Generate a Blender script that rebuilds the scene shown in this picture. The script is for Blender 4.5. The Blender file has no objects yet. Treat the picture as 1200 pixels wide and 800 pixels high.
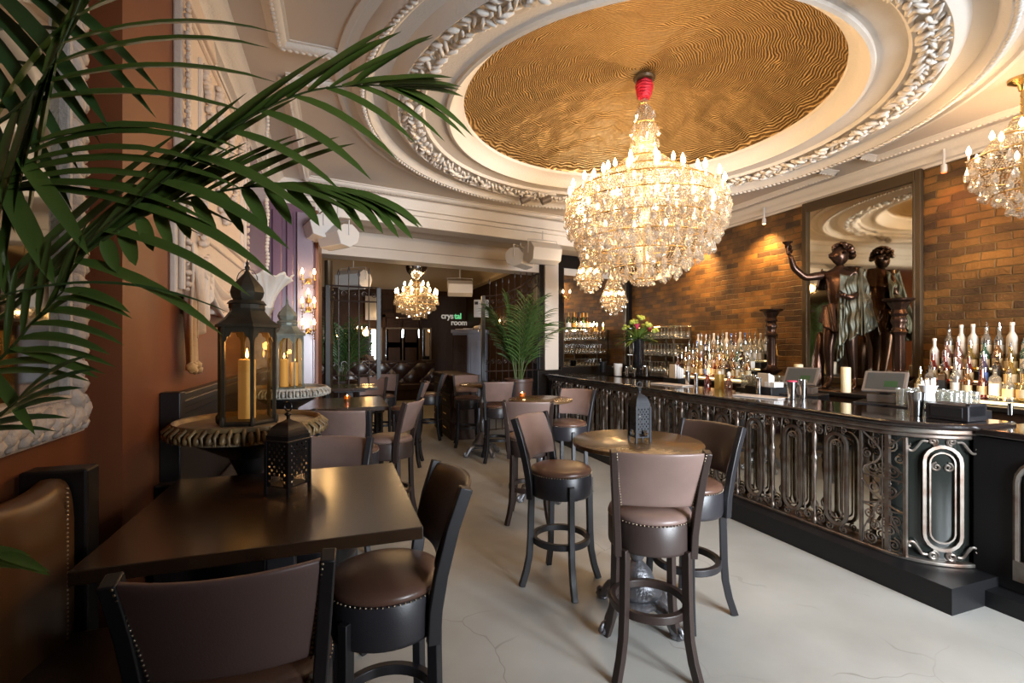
import bpy, bmesh, math, random
from math import sin, cos, pi, radians
from mathutils import Vector, Matrix, noise
random.seed(7)
SC = bpy.context.scene
C = SC.collection
# ------------------------------------------------------------------ camera
A = radians(19.85); F = 565.0; HC = 1.6
cam_d = bpy.data.cameras.new('camera'); cam_o = bpy.data.objects.new('camera', cam_d); C.objects.link(cam_o)
cam_o.location = (0, 0, HC); cam_o.rotation_euler = (pi/2, 0, -A)
cam_d.sensor_width = 36; cam_d.lens = 36*F/1200; cam_d.shift_y = 5/1200; cam_d.clip_start = 0.05
SC.camera = cam_o
SC.view_settings.view_transform = 'Standard'; SC.view_settings.look = 'None'
SC.view_settings.gamma = 1.0; SC.view_settings.use_curve_mapping = False
SC.view_settings.exposure = -0.04
SC.cycles.use_denoising = True
SC.cycles.max_bounces = 8; SC.cycles.diffuse_bounces = 4; SC.cycles.glossy_bounces = 4
SC.cycles.transmission_bounces = 6; SC.cycles.transparent_max_bounces = 24
SC.cycles.sample_clamp_indirect = 4.0; SC.cycles.sample_clamp_direct = 0
SC.cycles.caustics_reflective = False; SC.cycles.caustics_refractive = False
# ------------------------------------------------------------------ light
W = bpy.data.worlds.new('world'); SC.world = W; W.use_nodes = True
W.node_tree.nodes['Background'].inputs[0].default_value = (0.75, 0.86, 1.0, 1)
W.node_tree.nodes['Background'].inputs[1].default_value = .3
def light(name, kind, loc, power, color, size=0.1, size_y=None, target=None, angle=None, blend=.6, spread=pi):
    d = bpy.data.lights.new(name, kind); d.energy = power; d.color = color
    if kind == 'AREA':
        d.size = size
        d.spread = spread
        if size_y: d.shape = 'RECTANGLE'; d.size_y = size_y
    else: d.shadow_soft_size = size
    if kind == 'SPOT': d.spot_size = angle or 1.2; d.spot_blend = blend
    o = bpy.data.objects.new(name, d); C.objects.link(o); o.location = loc
    if target is not None:
        o.rotation_euler = (Vector(target)-Vector(loc)).to_track_quat('-Z', 'Y').to_euler()
    return o
DAY = (0.86, 0.93, 1.0); WARM = (1.0, 0.62, 0.30); AMB = (1.0, 0.57, 0.21)
# daylight entering by the three street windows behind the camera
light('daylight_window_a', 'AREA', (2.45, -2.25, 1.75), 135, DAY, .9, 2.1, (2.1, 3, .9), spread=radians(96))
light('daylight_window_b', 'AREA', (3.6, -2.25, 1.75), 155, DAY, .9, 2.1, (3.4, 3, .7), spread=radians(84))
light('daylight_window_c', 'AREA', (4.75, -2.25, 1.5), 75, DAY, 0.9, 2.6, (4.4, 3, .7), spread=radians(80))
# ------------------------------------------------------------------ coordinates
def cam(lat, dep, z=0.0): return Vector((lat*cos(A)+dep*sin(A), -lat*sin(A)+dep*cos(A), z))
def PZ(u, v, z):
    dep = F*(HC-z)/(v-405.0); return cam((u-600)/F*dep, dep, z)
def PX(u, x, z=0.0):
    t = sin(A)+cos(A)*(u-600)/F; dep = x/t; return cam((u-600)/F*dep, dep, z)
def PD(u, v, d): return cam((u-600)/F*d, d, HC-(v-405)/F*d)
def PXV(u, v, x):
    t = sin(A)+cos(A)*(u-600)/F; dep = x/t; return cam((u-600)/F*dep, dep, HC-(v-405)/F*dep)
RT = Vector((cos(A), -sin(A), 0)); FW = Vector((sin(A), cos(A), 0)); UP = Vector((0, 0, 1))
def face(phi): return -(radians(phi)+A)      # rotz of a thing whose front is local +Y; phi=0 looks away from the camera
# ------------------------------------------------------------------ materials
def mat(name, col, rough=.5, metal=0., **k):
    m = bpy.data.materials.new(name); m.use_nodes = True
    nt = m.node_tree; b = nt.nodes['Principled BSDF']
    b.inputs['Base Color'].default_value = (*col, 1); b.inputs['Roughness'].default_value = rough
    b.inputs['Metallic'].default_value = metal
    if k.get('emit'): b.inputs['Emission Color'].default_value = (*k['emit'], 1); b.inputs['Emission Strength'].default_value = k.get('es', 1)
    if k.get('coat'): b.inputs['Coat Weight'].default_value = k['coat']; b.inputs['Coat Roughness'].default_value = k.get('cr', .1)
    if k.get('trans'): b.inputs['Transmission Weight'].default_value = k['trans']
    if k.get('ior'): b.inputs['IOR'].default_value = k['ior']
    if k.get('sss'): b.inputs['Subsurface Weight'].default_value = k['sss']; b.inputs['Subsurface Radius'].default_value = (.02, .01, .005)
    if k.get('spec') is not None: b.inputs['Specular IOR Level'].default_value = k['spec']
    n2 = k.get('noise')                # (scale, second colour, low, high)
    def N(t): return nt.nodes.new(t)
    tc = N('ShaderNodeTexCoord')
    if n2:
        nz = N('ShaderNodeTexNoise'); nz.inputs['Scale'].default_value = n2[0]; nz.inputs['Detail'].default_value = 6
        mp = N('ShaderNodeMapping'); nt.links.new(tc.outputs['Object'], mp.inputs[0]); mp.inputs['Scale'].default_value = k.get('stretch', (1, 1, 1))
        nt.links.new(mp.outputs[0], nz.inputs['Vector'])
        cr = N('ShaderNodeValToRGB'); cr.color_ramp.elements[0].position = n2[2]; cr.color_ramp.elements[1].position = n2[3]
        cr.color_ramp.elements[0].color = (*col, 1); cr.color_ramp.elements[1].color = (*n2[1], 1)
        nt.links.new(nz.outputs['Fac'], cr.inputs[0]); nt.links.new(cr.outputs[0], b.inputs['Base Color'])
    if k.get('bump'):
        nb = N('ShaderNodeTexNoise'); nb.inputs['Scale'].default_value = k['bump'][0]; nb.inputs['Detail'].default_value = 4
        nt.links.new(tc.outputs['Object'], nb.inputs['Vector'])
        bp = N('ShaderNodeBump'); bp.inputs['Strength'].default_value = k['bump'][1]; bp.inputs['Distance'].default_value = .02
        nt.links.new(nb.outputs['Fac'], bp.inputs['Height']); nt.links.new(bp.outputs[0], b.inputs['Normal'])
    return m
M = {}
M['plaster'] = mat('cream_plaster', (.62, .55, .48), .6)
M['plaster2'] = mat('white_plaster', (.72, .67, .61), .55, bump=(60, .2))
M['relief'] = mat('relief_plaster', (.72, .60, .50), .55, bump=(40, .3))
M['brown'] = mat('terracotta_paint', (.20, .062, .020), .5, noise=(2.2, (.16, .047, .016), .35, .7))
M['darkwall'] = mat('dark_panelling', (.008, .006, .005), .45, spec=.25)
M['purple'] = mat('purple_gloss', (.16, .085, .13), .22)
M['lav'] = mat('lavender_gloss', (.26, .20, .25), .25)
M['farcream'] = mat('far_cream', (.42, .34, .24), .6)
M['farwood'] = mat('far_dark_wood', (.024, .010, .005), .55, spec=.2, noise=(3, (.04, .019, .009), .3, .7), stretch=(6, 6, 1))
M['wood'] = mat('black_stained_wood', (.010, .007, .006), .45, spec=.3, coat=.15, cr=.3)
M['frame'] = mat('dark_frame_wood', (.013, .012, .014), .42)
M['frame2'] = mat('brown_frame_wood', (.028, .017, .014), .38)
M['top'] = mat('dark_table_veneer', (.026, .013, .007), .24, noise=(5, (.04, .020, .010), .3, .7), stretch=(1, 9, 1), coat=.3, cr=.18)
M['topfar'] = mat('table_edge', (.02, .012, .008), .3)
M['leather'] = mat('taupe_leather', (.205, .135, .115), .38, bump=(220, .06), noise=(7, (.17, .11, .093), .3, .7))
M['leather2'] = mat('brown_black_leather', (.045, .026, .02), .30, bump=(220, .06))
M['cushion'] = mat('brown_leather_seat', (.10, .05, .034), .30, bump=(220, .06))
M['drum'] = mat('charcoal_leather', (.022, .020, .024), .36, bump=(200, .05))
M['leathershade'] = mat('taupe_leather_shaded', (.16, .10, .09), .34, bump=(220, .06))  # same taupe leather with the foreground shade put into its colour
M['topround'] = mat('walnut_veneer', (.085, .045, .018), .26, noise=(5, (.12, .068, .03), .3, .7), stretch=(1, 9, 1), coat=.3, cr=.16)
M['drumb'] = mat('brown_drum_leather', (.045, .030, .026), .36, bump=(200, .05))
M['benchleather'] = mat('bench_leather', (.11, .05, .018), .32)
M['nail'] = mat('antique_brass_nail', (.45, .36, .26), .3, 1)
M['iron'] = mat('bronzed_iron', (.27, .245, .215), .36, .8, noise=(9, (.15, .09, .065), .35, .7))
M['blackstone'] = mat('black_plinth', (.007, .007, .008), .42, spec=.35)
M['bartop'] = mat('black_bar_top', (.014, .010, .009), .12, coat=.5, cr=.08)
M['mirror'] = mat('silver_mirror', (.82, .80, .76), .02, 1)
M['oldmirror'] = mat('aged_mirror', (.85, .78, .62), .05, 1, noise=(3.5, (.66, .58, .42), .35, .8))
M['darkmirror'] = mat('smoked_mirror', (.72, .68, .58), .05, 1)
M['smokeglass'] = mat('smoked_green_glass', (.012, .014, .012), .12)
M['mframe'] = mat('dark_gilt_frame', (.085, .06, .035), .45, .5)
M['gold'] = mat('gilt_metal', (.70, .45, .18), .3, 1)
M['brass'] = mat('brass', (.75, .50, .18), .25, 1)
M['steel'] = mat('polished_steel', (.80, .80, .80), .14, 1)
M['silver'] = mat('cast_silver_paint', (.20, .20, .215), .35, .8, bump=(60, .3))
M['bronze'] = mat('dark_bronze', (.085, .042, .026), .27, .8, noise=(6, (.05, .03, .022), .35, .7))
M['verdigris'] = mat('green_bronze', (.085, .085, .058), .46, .5, noise=(9, (.05, .045, .03), .3, .7))
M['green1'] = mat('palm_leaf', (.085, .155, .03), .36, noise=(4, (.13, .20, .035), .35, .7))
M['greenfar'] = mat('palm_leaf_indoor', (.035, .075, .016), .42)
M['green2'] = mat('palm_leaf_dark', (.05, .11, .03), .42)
M['stem'] = mat('palm_stem', (.06, .09, .02), .45)
M['lantern'] = mat('verdigris_lantern', (.05, .042, .028), .5, .4, noise=(14, (.032, .025, .016), .35, .65))
M['lantern2'] = mat('pale_verdigris_lantern', (.20, .22, .185), .5, .3, noise=(14, (.12, .13, .11), .35, .65))
M['blackmetal'] = mat('blackened_tin', (.025, .022, .022), .35, .7)
M['greytin'] = mat('grey_tin', (.022, .022, .026), .65, .2, spec=.3)
M['tray'] = mat('gilded_plaster', (.26, .17, .07), .45, .25, noise=(12, (.10, .06, .03), .35, .65))
M['tray2'] = mat('whitewashed_plaster', (.40, .38, .33), .5, noise=(12, (.22, .19, .16), .35, .65))
M['traytop'] = mat('stone_tray_top', (.26, .20, .13), .5, noise=(18, (.16, .12, .07), .35, .65))
M['wax'] = mat('cream_wax', (.80, .66, .42), .45, sss=.3)
M['waxlit'] = mat('glowing_wax', (.80, .60, .32), .45, emit=(1, .50, .16), es=.16)
M['flame'] = mat('flame', (1, .6, .2), .5, emit=(1, .58, .20), es=30)
M['bulb'] = mat('candle_bulb', (1, .8, .5), .5, emit=(1, .70, .36), es=38)
M['bulbdim'] = mat('dim_candle_bulb', (1, .8, .5), .5, emit=(1, .62, .28), es=14)
M['ledstrip'] = mat('shelf_light_strip', (1, .8, .5), .5, emit=(1, .70, .34), es=2.6)
M['white'] = mat('white_plastic', (.62, .60, .58), .4)
M['whitegrille'] = mat('speaker_grille', (.20, .20, .21), .7)
M['paper'] = mat('white_paper', (.80, .80, .80), .6)
M['cloth'] = mat('white_linen', (.62, .56, .52), .7)
M['blackplastic'] = mat('black_plastic', (.012, .012, .014), .35)
M['screen'] = mat('terminal_screen', (.02, .021, .022), .4, emit=(.25, .27, .24), es=.10)
M['screengreen'] = mat('terminal_screen_keys', (.006, .03, .01), .4, emit=(.15, .6, .2), es=.03)
M['posgrey'] = mat('terminal_casing', (.13, .105, .09), .45)
M['red'] = mat('red_velvet', (.50, .008, .03), .6)
M['redflower'] = mat('pink_protea', (.55, .05, .10), .5)
M['limeflower'] = mat('lime_flower', (.42, .48, .08), .5)
M['vase'] = mat('black_vase', (.01, .01, .012), .08, coat=.5)
M['greycab'] = mat('blue_grey_cabinet', (.20, .21, .26), .45)
M['pot'] = mat('brown_planter', (.055, .026, .018), .45)
M['signled'] = mat('sign_letters', (.5, .5, .5), .5, emit=(.7, .65, .55), es=.35)
M['signgreen'] = mat('sign_letters_green', (.2, .6, .3), .5, emit=(.2, .8, .35), es=.6)
M['tuft'] = mat('tufted_leather', (.03, .014, .012), .25)
M['whiteframe'] = mat('carved_white_frame', (.60, .52, .46), .5, bump=(45, .5))
M['redlamp'] = mat('red_spot_lens', (1, .1, .03), .5, emit=(1, .13, .03), es=5)
M['picture'] = mat('picture_glass', (.40, .42, .48), .15)
def glassy(name, col, tr=.4, gl=.35, rough=.03, diff=(.8, .75, .7)):
    m = bpy.data.materials.new(name); m.use_nodes = True; nt = m.node_tree; nt.nodes.clear()
    out = nt.nodes.new('ShaderNodeOutputMaterial'); t = nt.nodes.new('ShaderNodeBsdfTransparent'); g = nt.nodes.new('ShaderNodeBsdfGlossy')
    d = nt.nodes.new('ShaderNodeBsdfTranslucent'); d2 = nt.nodes.new('ShaderNodeBsdfDiffuse')
    t.inputs[0].default_value = (*col, 1); g.inputs[0].default_value = (1, 1, 1, 1); g.inputs['Roughness'].default_value = rough
    d.inputs[0].default_value = (*diff, 1); d2.inputs[0].default_value = (*diff, 1)
    m0 = nt.nodes.new('ShaderNodeMixShader'); m0.inputs[0].default_value = .5
    nt.links.new(d.outputs[0], m0.inputs[1]); nt.links.new(d2.outputs[0], m0.inputs[2])
    m1 = nt.nodes.new('ShaderNodeMixShader'); m1.inputs[0].default_value = gl/(max(1e-3, 1-tr)) if tr < 1 else 0
    nt.links.new(m0.outputs[0], m1.inputs[1]); nt.links.new(g.outputs[0], m1.inputs[2])
    m2 = nt.nodes.new('ShaderNodeMixShader'); m2.inputs[0].default_value = tr
    nt.links.new(m1.outputs[0], m2.inputs[1]); nt.links.new(t.outputs[0], m2.inputs[2])
    nt.links.new(m2.outputs[0], out.inputs[0]); return m
M['crystal'] = glassy('cut_crystal', (1, .97, .92), .48, .32, .04, (.90, .78, .62))
M['clear'] = glassy('clear_glass', (.95, .97, .95), .62, .22, .03, (.7, .68, .62))
M['pane'] = glassy('lantern_pane', (.92, .84, .68), .94, .03, .03, (.15, .10, .05))
GL = {'clear': (.86, .88, .84), 'green': (.16, .30, .10), 'amber': (.62, .30, .05), 'brown': (.20, .08, .03), 'blue': (.2, .35, .7),
      'yellow': (.80, .60, .10), 'red': (.55, .06, .05), 'purple': (.25, .2, .5), 'pink': (.8, .5, .45), 'teal': (.1, .5, .4)}
for k, c in GL.items(): M['g_'+k] = glassy('bottle_glass_'+k, c, .50, .22, .05, tuple(min(1, x*.7) for x in c))
M['frost'] = mat('frosted_bottle', (.62, .60, .56), .45)
for k, c in {'white': (.75, .72, .65), 'cream': (.62, .50, .30), 'black': (.03, .03, .03), 'orange': (.85, .35, .04), 'gold': (.6, .42, .12), 'red': (.5, .05, .04), 'blue': (.08, .15, .45)}.items():
    M['l_'+k] = mat('label_'+k, c, .5)

def brick_mat():
    m = bpy.data.materials.new('old_london_brick'); m.use_nodes = True; nt = m.node_tree; b = nt.nodes['Principled BSDF']
    N = nt.nodes.new; L = nt.links.new
    tc = N('ShaderNodeTexCoord'); sep = N('ShaderNodeSeparateXYZ'); L(tc.outputs['Object'], sep.inputs[0])
    cmb = N('ShaderNodeCombineXYZ'); L(sep.outputs[1], cmb.inputs[0]); L(sep.outputs[2], cmb.inputs[1])
    wob = N('ShaderNodeTexNoise'); wob.inputs['Scale'].default_value = 5; L(cmb.outputs[0], wob.inputs['Vector'])
    ad = N('ShaderNodeVectorMath'); ad.operation = 'MULTIPLY_ADD'; ad.inputs[1].default_value = (.05, .035, 0)
    L(wob.outputs['Color'], ad.inputs[0]); L(cmb.outputs[0], ad.inputs[2])
    br = N('ShaderNodeTexBrick'); br.inputs['Scale'].default_value = 1; br.inputs['Brick Width'].default_value = .235
    br.inputs['Row Height'].default_value = .078; br.inputs['Mortar Size'].default_value = .008; br.inputs['Mortar Smooth'].default_value = .5
    br.inputs['Bias'].default_value = -.1
    br.inputs['Color1'].default_value = (.27, .135, .035, 1); br.inputs['Color2'].default_value = (.05, .03, .018, 1)
    br.inputs['Mortar'].default_value = (.17, .11, .04, 1); L(ad.outputs[0], br.inputs['Vector'])
    nz = N('ShaderNodeTexNoise'); nz.inputs['Scale'].default_value = 2.6; nz.inputs['Detail'].default_value = 8; L(cmb.outputs[0], nz.inputs['Vector'])
    mx = N('ShaderNodeMix'); mx.data_type = 'RGBA'; mx.blend_type = 'OVERLAY'; mx.inputs[0].default_value = .9
    rp = N('ShaderNodeValToRGB'); rp.color_ramp.elements[0].position = .3; rp.color_ramp.elements[0].color = (.12, .10, .09, 1)
    rp.color_ramp.elements[1].position = .7; rp.color_ramp.elements[1].color = (.74, .68, .58, 1); L(nz.outputs[0], rp.inputs[0])
    L(br.outputs['Color'], mx.inputs[6]); L(rp.outputs[0], mx.inputs[7]); L(mx.outputs[2], b.inputs['Base Color'])
    n2 = N('ShaderNodeTexNoise'); n2.inputs['Scale'].default_value = 40; L(cmb.outputs[0], n2.inputs['Vector'])
    mm = N('ShaderNodeMath'); mm.operation = 'MULTIPLY_ADD'; mm.inputs[1].default_value = .4; L(n2.outputs[0], mm.inputs[0])
    inv = N('ShaderNodeMath'); inv.operation = 'SUBTRACT'; inv.inputs[0].default_value = 1; L(br.outputs['Fac'], inv.inputs[1]); L(inv.outputs[0], mm.inputs[2])
    bp = N('ShaderNodeBump'); bp.inputs['Strength'].default_value = .9; bp.inputs['Distance'].default_value = .015
    L(mm.outputs[0], bp.inputs['Height']); L(bp.outputs[0], b.inputs['Normal']); b.inputs['Roughness'].default_value = .62
    return m
M['brick'] = brick_mat()
def gold_mat():
    m = bpy.data.materials.new('gold_mosaic'); m.use_nodes = True; nt = m.node_tree; b = nt.nodes['Principled BSDF']
    N = nt.nodes.new; L = nt.links.new
    tc = N('ShaderNodeTexCoord'); 
    nz = N('ShaderNodeTexNoise'); nz.inputs['Scale'].default_value = 3.4; nz.inputs['Detail'].default_value = 2.5; L(tc.outputs['Object'], nz.inputs['Vector'])
    ad = N('ShaderNodeVectorMath'); ad.operation = 'MULTIPLY_ADD'; ad.inputs[1].default_value = (.14, .14, 0); L(nz.outputs['Color'], ad.inputs[0]); L(tc.outputs['Object'], ad.inputs[2])
    wv = N('ShaderNodeTexWave'); wv.wave_type = 'RINGS'; wv.rings_direction = 'Z'; wv.inputs['Scale'].default_value = 16.5; wv.inputs['Distortion'].default_value = 0
    L(ad.outputs[0], wv.inputs['Vector'])
    vo = N('ShaderNodeTexVoronoi'); vo.inputs['Scale'].default_value = 62; L(tc.outputs['Object'], vo.inputs['Vector'])
    sm = N('ShaderNodeMath'); sm.operation = 'MULTIPLY_ADD'; sm.inputs[1].default_value = -.35; L(vo.outputs['Distance'], sm.inputs[0]); L(wv.outputs[0], sm.inputs[2])
    rp = N('ShaderNodeValToRGB'); rp.color_ramp.elements[0].position = .1; rp.color_ramp.elements[0].color = (.15, .085, .028, 1)
    rp.color_ramp.elements[1].position = .75; rp.color_ramp.elements[1].color = (.60, .41, .18, 1); L(sm.outputs[0], rp.inputs[0]); L(rp.outputs[0], b.inputs['Base Color'])
    bp = N('ShaderNodeBump'); bp.inputs['Strength'].default_value = 1; bp.inputs['Distance'].default_value = .009; L(wv.outputs[0], bp.inputs['Height']); 
    # facets of each tessera tilt a little
    v2 = N('ShaderNodeTexVoronoi'); v2.inputs['Scale'].default_value = 48; L(tc.outputs['Object'], v2.inputs['Vector'])
    L(bp.outputs[0], b.inputs['Normal']); b.inputs['Metallic'].default_value = .75
    r2 = N('ShaderNodeMapRange'); r2.inputs[3].default_value = .32; r2.inputs[4].default_value = .6; L(v2.outputs['Color'], r2.inputs[0]); L(r2.outputs[0], b.inputs['Roughness'])
    return m
M['goldmosaic'] = gold_mat()
def floor_mat():
    m = bpy.data.materials.new('polished_concrete'); m.use_nodes = True; nt = m.node_tree; b = nt.nodes['Principled BSDF']
    N = nt.nodes.new; L = nt.links.new
    tc = N('ShaderNodeTexCoord'); nz = N('ShaderNodeTexNoise'); nz.inputs['Scale'].default_value = 1.4; nz.inputs['Detail'].default_value = 9; L(tc.outputs['Object'], nz.inputs['Vector'])
    rp = N('ShaderNodeValToRGB'); rp.color_ramp.elements[0].position = .3; rp.color_ramp.elements[0].color = (.31, .30, .275, 1)
    rp.color_ramp.elements[1].position = .7; rp.color_ramp.elements[1].color = (.43, .42, .39, 1); L(nz.outputs[0], rp.inputs[0])
    n3 = N('ShaderNodeTexNoise'); n3.inputs['Scale'].default_value = 3; L(tc.outputs['Object'], n3.inputs['Vector'])
    ad = N('ShaderNodeVectorMath'); ad.operation = 'MULTIPLY_ADD'; ad.inputs[1].default_value = (.35, .35, 0); L(n3.outputs['Color'], ad.inputs[0]); L(tc.outputs['Object'], ad.inputs[2])
    vo = N('ShaderNodeTexVoronoi'); vo.feature = 'DISTANCE_TO_EDGE'; vo.inputs['Scale'].default_value = .9; L(ad.outputs[0], vo.inputs['Vector'])
    cr = N('ShaderNodeValToRGB'); cr.color_ramp.elements[0].position = 0; cr.color_ramp.elements[0].color = (0, 0, 0, 1); cr.color_ramp.elements[1].position = .0025; L(vo.outputs[0], cr.inputs[0])
    msk = N('ShaderNodeTexNoise'); msk.inputs['Scale'].default_value = 1.1; L(tc.outputs['Object'], msk.inputs['Vector'])
    mr = N('ShaderNodeMapRange'); mr.inputs[1].default_value = .40; mr.inputs[2].default_value = .52; L(msk.outputs[0], mr.inputs[0])
    mc = N('ShaderNodeMath'); mc.operation = 'MAXIMUM'; L(cr.outputs[0], mc.inputs[0]); L(mr.outputs[0], mc.inputs[1])
    mx = N('ShaderNodeMix'); mx.data_type = 'RGBA'; mx.inputs[6].default_value = (.235, .22, .19, 1); L(mc.outputs[0], mx.inputs[0]); L(rp.outputs[0], mx.inputs[7])
    L(mx.outputs[2], b.inputs['Base Color']); b.inputs['Roughness'].default_value = .42
    return m
M['floor'] = floor_mat()
# ------------------------------------------------------------------ mesh helpers
def NB(): return bmesh.new()
def box(bm, x0, x1, y0, y1, z0, z1, mi=0, mtx=None):
    vs = [bm.verts.new((x, y, z)) for z in (z0, z1) for y in (y0, y1) for x in (x0, x1)]
    if mtx is not None:
        for v in vs: v.co = mtx @ v.co
    for f in ((0, 2, 3, 1), (4, 5, 7, 6), (0, 1, 5, 4), (2, 6, 7, 3), (0, 4, 6, 2), (1, 3, 7, 5)):
        bm.faces.new([vs[i] for i in f]).material_index = mi
    return vs
def lathe(bm, prof, seg=24, c=(0, 0, 0), mi=0, mtx=None, wob=None, capb=True, capt=True, smooth=True):
    rings = []
    for i, (r, z) in enumerate(prof):
        ring = []
        for k in range(seg):
            a = 2*pi*k/seg; rr = r*(wob(a, i) if wob else 1)
            co = Vector((c[0]+rr*cos(a), c[1]+rr*sin(a), c[2]+z)); ring.append(bm.verts.new(mtx @ co if mtx is not None else co))
        rings.append(ring)
    for i in range(len(prof)-1):
        for k in range(seg):
            f = bm.faces.new((rings[i][k], rings[i][(k+1) % seg], rings[i+1][(k+1) % seg], rings[i+1][k])); f.material_index = mi; f.smooth = smooth
    if capb and prof[0][0] > 1e-4: bm.faces.new(rings[0][::-1]).material_index = mi
    if capt and prof[-1][0] > 1e-4: bm.faces.new(rings[-1]).material_index = mi
def tube(bm, pts, r, n=8, mi=0, closed=False, flat=None, up=None):
    """sweep; r float or list; flat=(w,h) gives a rectangular section"""
    pts = [Vector(p) for p in pts]; rings = []; N_ = len(pts); prev = None
    for i, p in enumerate(pts):
        if closed: t = pts[(i+1) % N_]-pts[i-1]
        else: t = pts[min(i+1, N_-1)]-pts[max(i-1, 0)]
        if t.length < 1e-9: t = Vector((0, 0, 1))
        t.normalize()
        if prev is None:
            u0 = up if up is not None else (Vector((0, 0, 1)) if abs(t.z) < .9 else Vector((0, 1, 0)))
            a = t.cross(u0).normalized()
        else:
            a = prev-t*prev.dot(t)
            a = a.normalized() if a.length > 1e-6 else prev
        if up is not None:
            a2 = t.cross(up)
            if a2.length > 1e-3: a = a2.normalized()
        prev = a; b = t.cross(a).normalized()
        rr = r[i] if isinstance(r, (list, tuple)) else r
        if flat:
            k = rr if isinstance(r, (list, tuple)) else 1
            ring = [bm.verts.new(p+a*(sx*flat[0]*k/2)+b*(sy*flat[1]*k/2)) for sx, sy in ((-1, -1), (1, -1), (1, 1), (-1, 1))]
        else:
            ring = [bm.verts.new(p+a*(cos(2*pi*j/n)*rr)+b*(sin(2*pi*j/n)*rr)) for j in range(n)]
        rings.append(ring)
    m = len(rings[0])
    for i in range(N_ if closed else N_-1):
        ra, rb = rings[i], rings[(i+1) % N_]
        for j in range(m):
            f = bm.faces.new((ra[j], ra[(j+1) % m], rb[(j+1) % m], rb[j])); f.material_index = mi; f.smooth = not flat
    if not closed:
        bm.faces.new(rings[0][::-1]).material_index = mi; bm.faces.new(rings[-1]).material_index = mi
ICO = {}
def blob(bm, c, s, rot=None, sub=1, mi=0, jit=0):
    if sub not in ICO:
        t = bmesh.new(); bmesh.ops.create_icosphere(t, subdivisions=sub, radius=1)
        ICO[sub] = ([v.co.copy() for v in t.verts], [[v.index for v in f.verts] for f in t.faces]); t.free()
    vs, fs = ICO[sub]; s = Vector(s) if not isinstance(s, (int, float)) else Vector((s, s, s)); c = Vector(c); out = []
    for v in vs:
        p = Vector((v.x*s.x, v.y*s.y, v.z*s.z))
        if jit: p *= 1+random.uniform(-jit, jit)
        if rot is not None: p = rot @ p
        out.append(bm.verts.new(c+p))
    for f in fs: ff = bm.faces.new([out[i] for i in f]); ff.smooth = True; ff.material_index = mi
def prism(bm, pts, z0, z1, mi=0, mtx=None):
    lo = [Vector((p[0], p[1], z0)) for p in pts]; hi = [Vector((p[0], p[1], z1)) for p in pts]
    if mtx is not None: lo = [mtx @ p for p in lo]; hi = [mtx @ p for p in hi]
    lo = [bm.verts.new(p) for p in lo]; hi = [bm.verts.new(p) for p in hi]; n = len(pts)
    bm.faces.new(lo[::-1]).material_index = mi; bm.faces.new(hi).material_index = mi
    for i in range(n): bm.faces.new((lo[i], lo[(i+1) % n], hi[(i+1) % n], hi[i])).material_index = mi
def grid(bm, f, nu, nv, mi=0, closed_u=False):
    g = [[bm.verts.new(f(i/nu if closed_u else i/nu, j/nv)) for j in range(nv+1)] for i in range(nu if closed_u else nu+1)]
    for i in range(nu):
        for j in range(nv):
            a = g[i]; b = g[(i+1) % len(g)]
            ff = bm.faces.new((a[j], b[j], b[j+1], a[j+1])); ff.smooth = True; ff.material_index = mi
def obj(name, bm, ms, parent=None, loc=None, rz=0, bevel=0, sharp=35, solid=0, recalc=True):
    me = bpy.data.meshes.new(name)
    if recalc: bmesh.ops.recalc_face_normals(bm, faces=bm.faces)
    bm.to_mesh(me); bm.free()
    for m in (ms if isinstance(ms, (list, tuple)) else [ms]): me.materials.append(M[m])
    o = bpy.data.objects.new(name, me); C.objects.link(o)
    if parent is not None: o.parent = parent
    if loc is not None: o.location = loc
    if rz: o.rotation_euler.z = rz
    if sharp:
        for p in me.polygons: p.use_smooth = True
        me.set_sharp_from_angle(angle=radians(sharp))
    if solid:
        s = o.modifiers.new('solidify', 'SOLIDIFY'); s.thickness = solid; s.offset = 0
    if bevel:
        b = o.modifiers.new('bevel', 'BEVEL'); b.width = bevel; b.segments = 2; b.limit_method = 'ANGLE'; b.angle_limit = radians(40)
    return o
def tag(o, label, cat, group=None, kind=None):
    o['label'] = label; o['category'] = cat
    if group: o['group'] = group
    if kind: o['kind'] = kind
    return o
def thing(name, label, cat, loc=(0, 0, 0), rz=0, group=None):
    o = bpy.data.objects.new(name, None); C.objects.link(o); o.empty_display_size = .1
    o.location = loc; o.rotation_euler.z = rz
    return tag(o, label, cat, group)
def struct(name, bm, ms, **k):
    o = obj(name, bm, ms, **k)
    if not o.parent: o['kind'] = 'structure'
    return o
def dup(root, loc, rz=0, label=None, group=None, scale=None):
    r = root.copy(); C.objects.link(r); r.location = loc; r.rotation_euler = (0, 0, rz)
    if scale: r.scale = (scale,)*3 if isinstance(scale, (int, float)) else scale
    if label: r['label'] = label
    if group: r['group'] = group
    for ch in list(root.children):
        c = ch.copy(); C.objects.link(c); c.parent = r
        for g in list(ch.children):
            d = g.copy(); C.objects.link(d); d.parent = c
    return r
def spiral(cx, cz, r0, turns, a0, sgn=1, n=22, r1=.12):
    return [(cx+(r0*(1-(1-r1)*i/n))*cos(a0+sgn*2*pi*turns*i/n), cz+(r0*(1-(1-r1)*i/n))*sin(a0+sgn*2*pi*turns*i/n)) for i in range(n+1)]
ORD = ['first', 'second', 'third', 'fourth', 'fifth', 'sixth', 'seventh', 'eighth', 'ninth', 'tenth', 'eleventh', 'twelfth', 'thirteenth', 'fourteenth', 'fifteenth', 'sixteenth', 'seventeenth', 'eighteenth', 'nineteenth', 'twentieth']
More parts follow.
